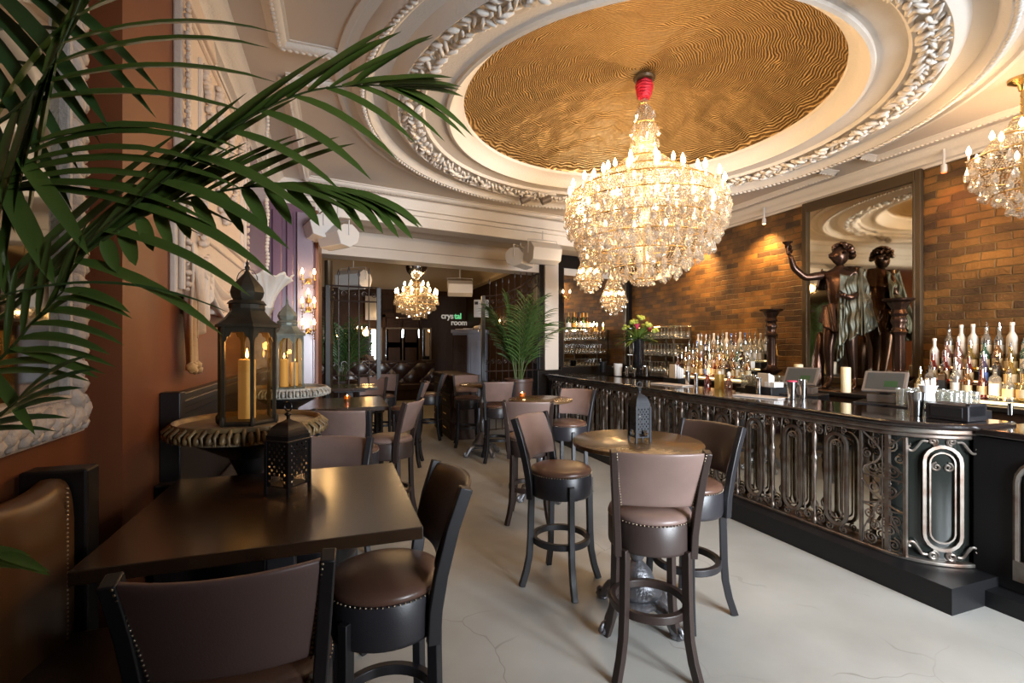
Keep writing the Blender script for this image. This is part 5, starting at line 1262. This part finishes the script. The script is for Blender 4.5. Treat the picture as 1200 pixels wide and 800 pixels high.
# crest rising to a rounded top
prism(bm, [(3.36, y0+.08), (3.55, y0+.10), (3.57, y0+.30), (3.47, y0+.42), (3.46, y0+.62), (3.36, y0+.72)], XL, XL+.06, mtx=Matrix(((0, 0, 1, 0), (0, 1, 0, 0), (1, 0, 0, 0), (0, 0, 0, 1))))
obj('back_panel', bm, 'relief', rf, sharp=0, bevel=.008)
bm = NB()
def rail(p, q, r, m_=1):
    tube(bm, [RL(p[0], p[1], .045), RL(q[0], q[1], .045)], r, n=8)
for a, b in (((y0+.14, 2.02), (y0+.14, 3.30)), ((y1-.10, 2.05), (y1-.10, 3.30)), ((y0+.14, 3.30), (y1-.10, 3.30)), ((y0+.36, 2.3), (y0+.36, 3.2)), ((y1-.25, 2.3), (y1-.25, 3.2))): rail(a, b, .016)
rail((y0+.34, 2.30), (y1-.06, 2.30), .02); rail((y0+.34, 2.22), (y1-.06, 2.22), .012); rail((y0+.04, 1.88), (y0+.04, 2.44), .014)
obj('frame_moulding', bm, 'relief', rf)
bm = NB(); random.seed(4)
def lumps(pts, r, per=.028, j=.35):
    for i in range(len(pts)-1):
        a, b = Vector(pts[i]), Vector(pts[i+1]); n = max(1, int((b-a).length/per))
        for k in range(n):
            for q in range(2): blob(bm, a.lerp(b, k/n)+Vector((.01, random.uniform(-r, r)*.7, random.uniform(-r, r)*.7)), r*random.uniform(.35, .6), None, 1, jit=.2)
for ys_ in (y0+.08, y1-.04): bm = NB(); lumps([RL(ys_, 1.9 if ys_ < 3 else 2.1, .05), RL(ys_, 3.34, .05)], .028); obj('leaf_border', bm, 'relief', rf, sharp=0)
def swag(ya_, yb_, z, sag, r):
    lumps([RL(ya_+(yb_-ya_)*k/14, z-sag*sin(pi*k/14), .05) for k in range(15)], r)
bm = NB(); swag(y0+.42, y1-.30, 3.18, .72, .045); obj('leaf_swag', bm, 'relief', rf, sharp=0)
bm = NB(); swag(y0+.75, y1-.62, 3.2, .45, .05); obj('leaf_swag', bm, 'relief', rf, sharp=0)
bm = NB(); lumps([RL(3.62, 3.2, .05), RL(3.66, 2.62, .05)], .06); obj('fruit_drop', bm, 'relief', rf, sharp=0)
bm = NB(); lumps([RL(y0+.34, 2.40, .06), RL(y0+.34, 2.12, .06)], .05); obj('rosette', bm, 'relief', rf, sharp=0)
# drapery tail hanging below, gathered folds
bm = NB()
def tail(u, v):
    yy = y0+.12+.42*u*(1-.35*v)+.10*v; zz = 2.14-(.50-.26*u)*v; return RL(yy, zz-.05*sin(pi*u), .045+.03*sin(u*19+v*3)*(1-.3*v)+.02*v)
grid(bm, tail, 30, 20)
def tail2(u, v):
    yy = y0+.10+.16*u; zz = 2.12-.64*v; return RL(yy+.015*sin(v*8), zz+.02*sin(u*6), .05+.025*sin(u*12+1)*(1-.4*v))
grid(bm, tail2, 16, 24)
def sw2(u, v):
    yy = y0+.34+1.2*u; return RL(yy, 2.06-.24*sin(pi*u)*(.4+.6*v)-.05*v, .05+.03*sin(v*14))
grid(bm, sw2, 24, 14)
obj('drapery_tail', bm, 'relief', rf, sharp=0, solid=.012)
bm = NB(); lumps([RL(y0+.10, 1.50, .06), RL(y0+.24, 1.46, .06)], .045); obj('tassel', bm, 'relief', rf, sharp=0)
bm = NB(); lumps([RL(y1-.30, 2.0, .05), RL(y1-.10, 1.86, .05)], .07); obj('tassel', bm, 'relief', rf, sharp=0)
random.seed(9)
# carved mirror on the near left wall
cm = thing('carved_mirror', 'tall wall mirror in a carved cream frame behind the palm', 'mirror', (0, 0, 0))
ya0, ya1, za0, za1 = .75, 2.12, 1.30, 2.98
bm = NB(); box(bm, XN, XN+.015, ya0+.1, ya1-.1, za0+.1, za1-.1); obj('mirror_glass', bm, 'darkmirror', cm, sharp=0)
bm = NB()
for a, b, c, d in ((ya0, ya0+.13, za0, za1), (ya1-.13, ya1, za0, za1), (ya0+.13, ya1-.13, za0, za0+.13), (ya0+.13, ya1-.13, za1-.13, za1)): box(bm, XN, XN+.03, a, b, c, d)
for a, b, c, d in ((ya0+.12, ya0+.14, za0+.12, za1-.12), (ya1-.14, ya1-.12, za0+.12, za1-.12), (ya0+.12, ya1-.12, za0+.12, za0+.14), (ya0+.12, ya1-.12, za1-.14, za1-.12)): box(bm, XN, XN+.045, a, b, c, d)
obj('frame', bm, 'whiteframe', cm, sharp=0, bevel=.008)
bm = NB(); random.seed(8)
def scroll_run(p, q, out):
    p = Vector(p); q = Vector(q); d = (q-p); L = d.length; d.normalize(); n = int(L/.055); side = Vector((1, 0, 0)).cross(d)
    ang = math.atan2(d.z, d.y)
    for k in range(n):
        c = p+d*(k+.5)*L/n; rot = Matrix.Rotation(ang+(.7 if k % 2 else .9), 3, 'X')
        blob(bm, c+Vector((.03, 0, 0))+side*out*.012*(k % 2), (.026, .052, .026), rot, 2, jit=.05); blob(bm, c+Vector((.035, 0, 0))-side*out*.03, (.018, .03, .016), rot, 1, jit=.1)
X_ = XN
scroll_run((X_, ya1-.06, za0+.03), (X_, ya1-.06, za1), 1); scroll_run((X_, ya0+.06, za0+.03), (X_, ya0+.06, za1), -1)
scroll_run((X_, ya0, za0+.06), (X_, ya1, za0+.06), 1); scroll_run((X_, ya0, za1-.06), (X_, ya1, za1-.06), 1)
obj('carving', bm, 'whiteframe', cm, sharp=0)
# hanging frilled plaster uplighter
pf = PX(315, -.55); up_ = thing('plaster_uplighter', 'white fluted flower-shaped plaster uplighter hanging on a knotted cord', 'lamp', (-.555, pf.y-.05, 0))
dd = (up_.location-Vector((0, 0, 0))).dot(FW)
zt = HC+(405-324)/F*dd; zb = HC+(405-366)/F*dd
bm = NB()
def frill(u, v):
    a = u*2*pi; k = v; r = .035+.035*k+.125*k**2.2; r *= 1+.05*cos(16*a)*k+.03*cos(28*a)*(1-k); z = zb+.02+(zt-zb)*k*.95+.02*cos(8*a)*k**4
    return Vector((r*cos(a), r*sin(a), z))
grid(bm, frill, 112, 18, closed_u=True); obj('fluted_shade', bm, 'plaster2', up_, sharp=0, solid=.008)
bm = NB(); lathe(bm, [(.02, zb-.16), (.03, zb-.12), (.022, zb-.06), (.03, zb-.02), (.042, zb+.02), (.06, zb+.035)], 20); obj('stem', bm, 'plaster2', up_)
bm = NB()
for k in range(int((3.56-zt+.1)/.03)): blob(bm, (.004*sin(k), .004*cos(k), zt-.08+k*.03), (.017, .017, .019), None, 1, jit=.12)
obj('knotted_cord', bm, 'plaster2', up_, sharp=0)
# ================================================================== SPEAKERS
def speaker(loc, rz, tilt, label, s=1.0, hang=.3):
    t = thing('loudspeaker', label, 'speaker', loc, rz, 'white hanging loudspeakers')
    w, h, d = .24*s, .16*s, .16*s; R = Matrix.Rotation(tilt, 4, 'X')
    prof_ = [(-d, -h*.55), (-d*1.0, h*.55), (-d*.2, h), (d*.7, h*.80), (d*1.05, h*.30), (d*1.15, 0), (d*1.05, -h*.30), (d*.7, -h*.80), (-d*.2, -h)]
    bm = NB(); lo = [bm.verts.new(R @ Vector((-w, -y, z))) for y, z in prof_]; hi = [bm.verts.new(R @ Vector((w, -y, z))) for y, z in prof_]
    bm.faces.new(lo); bm.faces.new(hi[::-1])
    for i in range(len(prof_)): bm.faces.new((lo[i], hi[i], hi[(i+1) % len(prof_)], lo[(i+1) % len(prof_)]))
    obj('cabinet', bm, 'white', t, sharp=25, bevel=.006)
    bm = NB(); g = [(y*1.012, z*1.012) for y, z in prof_[2:]]
    for i in range(len(g)-1):
        bm.faces.new([bm.verts.new(R @ Vector(p)) for p in ((-w*.93, -g[i][0], g[i][1]), (w*.93, -g[i][0], g[i][1]), (w*.93, -g[i+1][0], g[i+1][1]), (-w*.93, -g[i+1][0], g[i+1][1]))])
    obj('grille', bm, 'whitegrille', t, sharp=40)
    bm = NB()
    for sx in (-1, 1): tube(bm, [(sx*w*1.04, 0, 0), (sx*w*1.04, 0, h*1.25), (0, 0, h*1.3)], .008, n=6)
    tube(bm, [(0, 0, h*1.25), (0, 0, h+hang)], .012, n=8); obj('hanging_bracket', bm, 'white', t)
speaker(PD(636, 297, 7.3), face(155), radians(-12), 'right one of the pair of white speakers hanging by the cream pier', 1.0, .18)
speaker(PD(610, 303, 7.6), face(118), radians(-15), 'left one of the pair of white speakers hanging by the cream pier', .92, .2)
speaker(PD(396, 278, 5.7), face(215), radians(-20), 'right one of the pair of white speakers beneath the beam at left', .85, .25)
speaker(PD(374, 268, 5.75), face(235), radians(-15), 'left one of the pair of white speakers beneath the beam at left', .85, .2)
speaker(PD(539, 338, 12.5), face(170), radians(-5), 'white speaker hanging in the far room above the sign', 1.3, .9)
speaker(PD(414, 328, 9.6), face(200), radians(-5), 'white speaker hanging behind the left iron gate', 1.2, 1.3)
# ceiling spot heads near the beam
q_ = cam(.24, 6.45)
t = thing('ceiling_spot_bar', 'pair of grey adjustable spot heads on the ceiling beside the beam', 'spotlight', (q_.x, q_.y-.25, ZC-.055), -.2)
light('ceiling_spot_light', 'SPOT', (q_.x-.25, q_.y-.35, ZC-.22), 170, AMB, .04, target=(XL, 3.5, 2.4), angle=.75, blend=.9)
bm = NB(); box(bm, -.25, .25, -.02, .02, 0, .055); obj('rail', bm, 'white', t, sharp=0)
for dx in (-.15, .12): bm = NB(); lathe(bm, [(.045, -.07), (.05, 0), (.05, .05), (.03, .07)], 14, mtx=Matrix.Translation((dx, 0, -.06)) @ Matrix.Rotation(1.1, 4, 'Y')); obj('spot_head', bm, 'posgrey', t)
# ================================================================== FAR ROOM
def iron_gate(xa, xb, h, label, curve, c0=7.70):
    t = thing('iron_gate', label, 'gate', (0, 0, 0), 0, 'tall wrought iron gates'); bm = NB()
    for x, hh in ((xa, h), (xb, h+curve)): box(bm, x-.03, x+.03, ya(x, c0)-.03, ya(x, c0)+.03, 0, hh)
    obj('gate_post', bm, 'frame', t, sharp=0)
    bm = NB(); n = max(4, int(abs(xb-xa)/.125))
    for i in range(1, n):
        x = xa+(xb-xa)*i/n; f = i/n; zt_ = h+curve*f*f+.16+.05*(i % 2); tube(bm, [LB(x, c0, .1), LB(x, c0, zt_)], .009, n=5); lathe(bm, [(.012, 0), (.02, .03), (.001, .10)], 6, c=LB(x, c0, zt_))
    obj('bars', bm, 'frame2', t)
    for z0, w in ((0, 1), (-.22, 1)): bm = NB(); tube(bm, [LB(xa+(xb-xa)*k/12, c0, h+z0+curve*(k/12)**2) for k in range(13)], .014, n=6); obj('rail', bm, 'frame2', t)
    for z in (.12, .75, 1.15): bm = NB(); tube(bm, [LB(xa, c0, z), LB(xb, c0, z)], .012, n=6); obj('rail', bm, 'frame2', t)
    for i in range(n):
        x = xa+(xb-xa)*(i+.5)/n
        for z, r0 in ((.95, .05), (1.32, .05), (h-.11+curve*((i+.5)/n)**2, .045)):
            bm = NB(); tube(bm, [LB(x, c0, 0)+Vector((a*1, K*a, b)) for a, b in spiral(0, z, r0, 1.6, 0, 1 if i % 2 else -1, 16)], .007, n=5)
            obj('scroll', bm, 'frame2', t)
iron_gate(.60, -.14, 2.50, 'left wrought iron gate with spear-topped bars before the dim palm', .0)
iron_gate(2.39, 3.52, 2.47, 'right wrought iron gate with a rising curved top behind the potted palm', .50)
# grey cabinet and the drawer chest before it
cb = PD(547, 0, 10.2); ct = thing('grey_cabinet', 'tall blue-grey panelled cabinet standing by the right gate post', 'cabinet', cam(-.84, 10.3, 0), face(180))
bm = NB(); box(bm, -.30, .38, -.40, .40, .05, 1.86); box(bm, -.32, .40, -.42, .42, 0, .06); box(bm, -.33, .41, -.43, .43, 1.86, 1.93); obj('carcass', bm, 'greycab', ct, sharp=0, bevel=.006)
bm = NB(); box(bm, -.26, .06, .40, .425, .15, 1.80); box(bm, -.21, .01, .42, .435, .25, 1.70); d_ = obj('door', bm, 'greycab', ct, sharp=0, bevel=.006); bm = NB(); blob(bm, (.04, .44, 1.0), .015); obj('knob', bm, 'brass', d_)
bm = NB(); box(bm, .08, .38, .40, .42, .1, 1.82)
for z in (.3, .65, 1.0, 1.35, 1.7): box(bm, .10, .36, .42, .44, z-.12, z+.12)
obj('side_panel', bm, 'farwood', ct, sharp=0, bevel=.006)
ch_ = thing('drawer_chest', 'low dark wooden drawer unit with brass pulls beside the aisle', 'chest', (2.02, 8.74, 0), 0)
bm = NB(); box(bm, -.22, .22, -.75, .75, 0, 1.05); box(bm, -.25, .25, -.78, .78, 1.05, 1.10); obj('carcass', bm, 'farwood', ch_, sharp=0, bevel=.006)
for i in range(4):
    for j in range(2):
        bm = NB(); box(bm, .22, .24, -.72+.74*j, -.03+.74*j, .08+.24*i, .28+.24*i); d_ = obj('drawer', bm, 'farwood', ch_, sharp=0, bevel=.004)
        bm = NB(); box(bm, .24, .26, -.50+.74*j, -.25+.74*j, .17+.24*i, .19+.24*i); obj('drawer_pull', bm, 'brass', d_, sharp=0)
        bm = NB(); box(bm, -.24, -.22, -.72+.74*j, -.03+.74*j, .08+.24*i, .28+.24*i); d_ = obj('drawer', bm, 'farwood', ch_, sharp=0, bevel=.004)
        bm = NB(); box(bm, -.26, -.24, -.50+.74*j, -.25+.74*j, .17+.24*i, .19+.24*i); obj('drawer_pull', bm, 'brass', d_, sharp=0)
# white terminal on a pole, papers and candles on the cabinet
t = thing('white_terminal', 'white wall terminal box on a thin pole above the grey cabinet', 'terminal', PD(564, 373, 9.9)+Vector((0, 0, .02)), face(180))
bm = NB(); box(bm, -.15, .15, -.06, .06, 0, .36); obj('case', bm, 'white', t, sharp=0, bevel=.012); bm = NB(); box(bm, .06, .13, .06, .065, .26, .32); obj('display', bm, 'blackplastic', t, sharp=0)
bm = NB(); tube(bm, [(0, 0, -.26), (0, 0, 0)], .018, n=8); lathe(bm, [(.08, -.28), (.07, -.26), (.02, -.25)], 14); obj('pole', bm, 'steel', t)
t = thing('papers', 'loose cream menus lying on top of the grey cabinet', 'menus', cam(-1.0, 10.3, 1.935), face(10))
bm = NB(); box(bm, -.16, .06, -.2, .12, 0, .02); box(bm, -.04, .16, -.1, .2, .02, .035, mtx=Matrix.Rotation(.3, 4, 'Z')); obj('menu', bm, 'cloth', t, sharp=0)
t = thing('paper_roll', 'pale folded paper roll lying on the grey cabinet beneath the white terminal', 'paper', cam(-.72, 10.2, 1.98), face(60))
bm = NB(); tube(bm, [(-.12, 0, 0), (.12, 0, .01)], .045, n=12); obj('roll', bm, 'cloth', t)
# sign on the far wall
def text(name, body, size, m, parent, loc, rot, ext=.015):
    cu = bpy.data.curves.new(name, 'FONT'); cu.body = body; cu.size = size; cu.extrude = ext; cu.align_x = 'LEFT'; cu.space_character = .95; cu.offset = .006
    o = bpy.data.objects.new(name, cu); me = bpy.data.meshes.new_from_object(o); bpy.data.objects.remove(o); o = bpy.data.objects.new(name, me); C.objects.link(o)
    if not me.materials: me.materials.append(M[m])
    else: me.materials[0] = M[m]
    o.parent = parent; o.location = loc; o.rotation_euler = rot
    return o
sg = thing('room_sign', 'small two-line sign of pale and green letters high on the far dark wall', 'sign', (0, 0, 0))
s0 = PD(513, 374, 15.55); s1 = PD(526, 381, 15.6); s2 = PD(534, 374, 15.6)
text('sign_letters', 'crys', .25, 'signled', sg, (s0.x, 14.90, s0.z), (pi/2, 0, 0)); text('green_sign_letters', 'tal', .25, 'signgreen', sg, (s0.x+.42, 14.90, s0.z), (pi/2, 0, 0)); text('sign_letters', 'room', .24, 'signled', sg, (s0.x+.31, 14.90, s0.z-.20), (pi/2, 0, 0))
# framed picture + low mirror + tufted booth on the far wall
def farx(u): # x on the plane y=14.95
    k = (u-600)/F; dep = 14.95/(cos(A)-k*sin(A)); return k*dep*cos(A)+dep*sin(A)
def farz(u, v): k = (u-600)/F; dep = 14.95/(cos(A)-k*sin(A)); return HC-(v-405)/F*dep
def wallpic(name, u0, u1, v0, v1, fw, m, fm, label, cat):
    t = thing(name, label, cat, (0, 0, 0)); x0, x1 = farx(u0), farx(u1); um = (u0+u1)/2; z1, z0 = farz(um, v0), farz(um, v1)
    bm = NB(); box(bm, x0, x1, 14.90, 14.93, z0, z1); obj('glass', bm, m, t, sharp=0)
    bm = NB()
    for a, b, c, d in ((x0-fw, x0, z0-fw, z1+fw), (x1, x1+fw, z0-fw, z1+fw), (x0, x1, z0-fw, z0), (x0, x1, z1, z1+fw)): box(bm, a, b, 14.87, 14.93, c, d)
    obj('frame', bm, fm, t, sharp=0, bevel=.01); return t
wallpic('framed_mirror', 464, 500, 345, 373, .05, 'darkmirror', 'farwood', 'dark framed glass high on the far wall behind the far chandelier', 'mirror')
wallpic('booth_mirror', 448, 503, 386, 427, .06, 'mirror', 'mframe', 'wide mirror above the tufted booth reflecting the bright street window', 'mirror')
wallpic('booth_mirror', 380, 440, 386, 430, .06, 'mirror', 'mframe', 'wide mirror behind the left iron gate on the far wall', 'mirror')
wallpic('wall_picture', 428, 444, 347, 375, .04, 'picture', 'farwood', 'pale tall picture seen through the left iron gate', 'picture')
bt = thing('tufted_booth', 'dark tufted leather booth seat along the far wall under the mirror', 'booth', (0, 0, 0))
bx0, bx1 = farx(376), farx(508)
bm = NB()
def tf(u, v):
    x = bx0+(bx1-bx0)*u; z = .48+.62*v; a = (x*5.2+z*5.2); b = (x*5.2-z*5.2); d = .05*abs(sin(a)*sin(b))**.4
    return Vector((x, 14.78-d, z))
grid(bm, tf, 160, 20); obj('tufted_back', bm, 'tuft', bt, sharp=0, solid=.02)
bm = NB(); box(bm, bx0, bx1, 14.25, 14.85, .3, .5); obj('seat', bm, 'tuft', bt, sharp=0, bevel=.04); bm = NB(); box(bm, bx0, bx1, 14.35, 14.9, 0, .3); box(bm, bx0, bx1, 14.74, 14.93, 1.1, 1.16); obj('base', bm, 'farwood', bt, sharp=0)
# column lights on the shelf of the far wall
for i, (u, v) in enumerate(((424, 388), (395, 398), (404, 420))):
    x, z = farx(u), farz(u, v); sconce((x, 14.88, z), pi, 3 if i == 0 else 1, ['triple candle sconce shining through the left gate', 'single candle sconce low behind the left gate', 'amber candle sconce lowest behind the left gate'][i])
light('far_light', 'POINT', (farx(430), 14.3, 2.0), 20, AMB, .1)
for i, (u, v) in enumerate(((582, 375), (587, 374), (627, 377))):
    p = PD(u, v, 12.2); p.x = min(p.x, 3.78); sconce((3.84, p.y, p.z-.1), pi/2, 1, 'single candle sconce behind the right gate, %s from the left' % ORD[i])
light('far_light', 'POINT', (3.3, 11.6, 2.2), 8, AMB, .1)
# dark swag above the far reflector
t = thing('fabric_swag', 'dark fabric swag under the ceiling beyond the cross beam', 'drape', (0, 0, 0))
bm = NB()
def swg(u, v):
    p = cam(-2.35+2.3*u, 10.9); z = 3.75-.28*abs(sin(2*pi*u))**.8*v+.0; return Vector((p.x, p.y+.03*sin(u*50), z-.02*sin(u*40)*v+.2*(1-v)))
grid(bm, swg, 60, 8); obj('cloth', bm, 'leather2', t, sharp=0, solid=.01)
# wooden gate column near the left sconces
t = thing('timber_column', 'weathered pale timber column beside the left iron gate', 'column', (PX(383, .001).x if False else cam(-2.87, 7.55).x, cam(-2.87, 7.55).y, 0))
bm = NB(); lathe(bm, [(.11, 0), (.11, .1), (.07, .15), (.065, 1.6), (.08, 1.63), (.06, 1.68), (.062, 2.3), (.09, 2.34), (.06, 2.4), (.06, 2.93)], 14, wob=lambda a, i: 1+.04*cos(5*a+i)); obj('shaft', bm, 'mframe', t)
# ================================================================== PALMS
def frond(bm, pts, leaves, w=.014, rr=.0045, lmat=0, seed=1, nseg=7):
    """pts: rachis polyline; leaves: list of (t, dir, length, droop)"""
    rnd = random.Random(seed); P = [Vector(p) for p in pts]
    # smooth resample
    Q = []
    for i in range(len(P)-1):
        p0, p1, p2, p3 = P[max(i-1, 0)], P[i], P[i+1], P[min(i+2, len(P)-1)]
        for k in range(6):
            t = k/6; Q.append(.5*((2*p1)+(-p0+p2)*t+(2*p0-5*p1+4*p2-p3)*t*t+(-p0+3*p1-3*p2+p3)*t**3))
    Q.append(P[-1]); n = len(Q)
    tube(bm, Q, [rr*(1-.75*i/n) for i in range(n)], n=6, mi=1)
    for (t, d_, L, dr) in leaves:
        x = t*(n-1); i = min(int(x), n-2); c = Q[i].lerp(Q[i+1], x-i); d_ = Vector(d_)+Vector((rnd.uniform(-.06, .06), rnd.uniform(-.06, .06), rnd.uniform(-.05, .05)))
        leafm(bm, c, d_, L*rnd.uniform(.92, 1.08), w*rnd.uniform(.85, 1.15), dr, nseg, up=(UP*.7-FW*.7).normalized() if True else UP, mi=0)
def IV(a, b, c=0): return RT*a+UP*b+FW*c     # direction: right, up, away
fp = thing('potted_palm', 'large kentia palm whose dark green fronds arch over the upper left foreground', 'plant', (-.60, .98, 0))
base = Vector(fp.location); inv = lambda p: p-base
def FR(pts, leaves, **k):
    bm = NB(); frond(bm, [inv(PD(u, v, d)) for u, v, d in pts], leaves, **k); obj('frond', bm, ['green1' if k.get('seed', 1) % 3 else 'green2', 'stem'], fp, sharp=0, recalc=False)
def side(t0, t1, n, d0, d1, L0, L1, dr):
    out = []
    for i in range(n):
        f = i/max(1, n-1); a = Vector(d0).lerp(Vector(d1), f); out.append((t0+(t1-t0)*f, IV(*a), L0+(L1-L0)*f, dr))
    return out
# upright frond at far left: long leaves arching right, dark ones hanging left
FR([(-118, 330, .82), (-60, 190, .95), (20, 128, .92), (55, 85, .9), (80, 35, .9), (105, -30, .9), (125, -90, .9)],
   side(.36, .88, 7, (1, .42, .15), (1, .62, .1), .46, .40, .30)+side(.34, .95, 11, (-.25, -.9, 0), (-.15, .5, .1), .30, .34, .30)+side(.5, .9, 4, (.2, 1, .2), (.5, 1, .2), .3, .3, .2), w=.024, seed=2)
FR([(-118, 300, .82), (-110, 120, .98), (-50, 20, .96), (0, -60, .95)], side(.3, .95, 12, (.25, -.9, 0), (.6, -.35, 0), .34, .34, .25)+side(.3, .95, 6, (1, .3, .1), (1, .6, .1), .3, .3, .3), w=.022, seed=3)
# long leaves sweeping right through the middle
FR([(-118, 330, .82), (-100, 260, .95), (-50, 235, .93), (-15, 225, .92), (12, 200, .92), (30, 170, .92)],
   side(.42, .98, 8, (1, .30, .1), (1, .48, .1), .50, .42, .42)+side(.35, .9, 4, (.2, -1, 0), (.7, -.7, 0), .2, .2, .2), w=.024, seed=4)
# big frond rising to the right
FR([(-118, 400, .82), (-40, 372, .95), (50, 330, .93), (130, 262, .93), (200, 205, .95), (280, 145, .98), (358, 108, 1.0), (430, 100, 1.03), (470, 103, 1.05)],
   side(.14, .84, 18, (.60, .92, .25), (.85, .75, .2), .56, .24, .10)+side(.30, .97, 12, (1, -.15, .1), (1, -.25, .1), .30, .17, .35)+side(.82, 1, 5, (1, .3, .1), (1, .1, .1), .22, .13, .15), w=.024, seed=5)
# lower frond arching out to the right with short hanging leaves
FR([(-118, 430, .82), (-20, 385, .95), (60, 325, .93), (120, 282, .93), (170, 252, .95), (219, 233, .97), (290, 219, 1.0), (350, 216, 1.03), (410, 225, 1.06), (440, 234, 1.08)],
   side(.16, .66, 13, (.66, .80, .2), (.9, .60, .2), .42, .26, .12)+side(.34, .98, 15, (.35, -.9, 0), (.8, -.65, 0), .06, .12, .15)+side(.66, 1, 10, (1, .12, .1), (1, -.25, .1), .20, .10, .35), w=.020, seed=7)
# lowest leaves at the left edge
FR([(-118, 470, .82), (-60, 455, .95), (0, 420, .92), (40, 375, .92), (75, 340, .92)], side(.35, 1, 8, (1, .35, .1), (1, .0, 0), .22, .13, .35)+side(.3, .98, 6, (.35, -.8, 0), (.3, .9, 0), .16, .14, .15)+side(.3, .9, 6, (-.1, .9, 0), (.3, 1, 0), .24, .18, .2), w=.016, seed=8)
FR([(-118, 500, .82), (-80, 520, .95), (-20, 500, .92), (20, 470, .9)], side(.4, 1, 6, (1, .45, .1), (.8, .8, 0), .22, .2, .3), w=.014, seed=9)
FR([(-118, 500, .82), (-80, 620, .95), (-20, 660, .9), (0, 650, .88)], side(.5, 1, 5, (1, .15, .1), (1, -.1, 0), .14, .08, .25), w=.012, seed=10)
bm = NB(); leafm(bm, inv(PD(-10, 350, .9)), IV(1, .36, .1), .46, .007, .40, 12, up=(UP*.7-FW*.7)); obj('long_thin_leaf', bm, 'green2', fp, sharp=0, recalc=False)
for a, v in enumerate((330, 300, 400, 430, 470)):
    bm = NB(); e_ = inv(PD(-118, v, .82)); tube(bm, [Vector((.03*cos(a*1.3), .03*sin(a*1.3), .48)), Vector((.03*cos(a*1.3)+e_.x*.3, .03*sin(a*1.3)+e_.y*.3, 1.0)), e_], [.020, .015, .007], n=8); obj('stem', bm, 'stem', fp)
bm = NB(); lathe(bm, [(.16, 0), (.20, .03), (.24, .48), (.26, .52), (.22, .52), (.2, .46)], 28); obj('planter', bm, 'pot', fp)
def palm(loc, label, h0, L, n, potr, poth, seed, spread=1.0, mi='greenfar'):
    t = thing('potted_palm', label, 'plant', loc); rnd = random.Random(seed)
    bm = NB(); lathe(bm, [(potr*.68, 0), (potr*.72, .02), (potr, poth-.05), (potr*1.05, poth-.04), (potr*1.05, poth), (potr*.9, poth), (potr*.85, poth-.05)], 28); obj('planter', bm, 'pot', t)
    for k in range(n):
        a = 2*pi*k/n+rnd.uniform(-.3, .3); e = rnd.uniform(1.0, 1.4) if k % 3 else 1.5; LL = L*rnd.uniform(.8, 1.1); d0 = Vector((cos(a)*cos(e), sin(a)*cos(e), sin(e)))
        pts = []; p = Vector((.05*cos(a), .05*sin(a), poth-.05)); v = Vector((d0.x*.5, d0.y*.5, 1)).normalized()
        for i in range(7): pts.append(p.copy()); p = p+v*LL/6; v = (v+Vector((d0.x, d0.y, 0)).normalized()*.24*spread*(1.6-e)+Vector((0, 0, -.09*i*(1.7-e)))).normalized()
        bm = NB(); lv = []; sd = v.cross(UP).normalized()
        for i in range(16):
            f = .25+.75*i/15
            for s in (-1, 1): lv.append((f, (sd*s*.55+v*.4+UP*(.75-.4*f)), L*.36*(1-.5*abs(f-.5)), .35))
        frond(bm, pts, lv, w=.014, rr=.008, seed=seed*50+k, nseg=5); obj('frond', bm, [mi, 'stem'], t, sharp=0, recalc=False)
    return t
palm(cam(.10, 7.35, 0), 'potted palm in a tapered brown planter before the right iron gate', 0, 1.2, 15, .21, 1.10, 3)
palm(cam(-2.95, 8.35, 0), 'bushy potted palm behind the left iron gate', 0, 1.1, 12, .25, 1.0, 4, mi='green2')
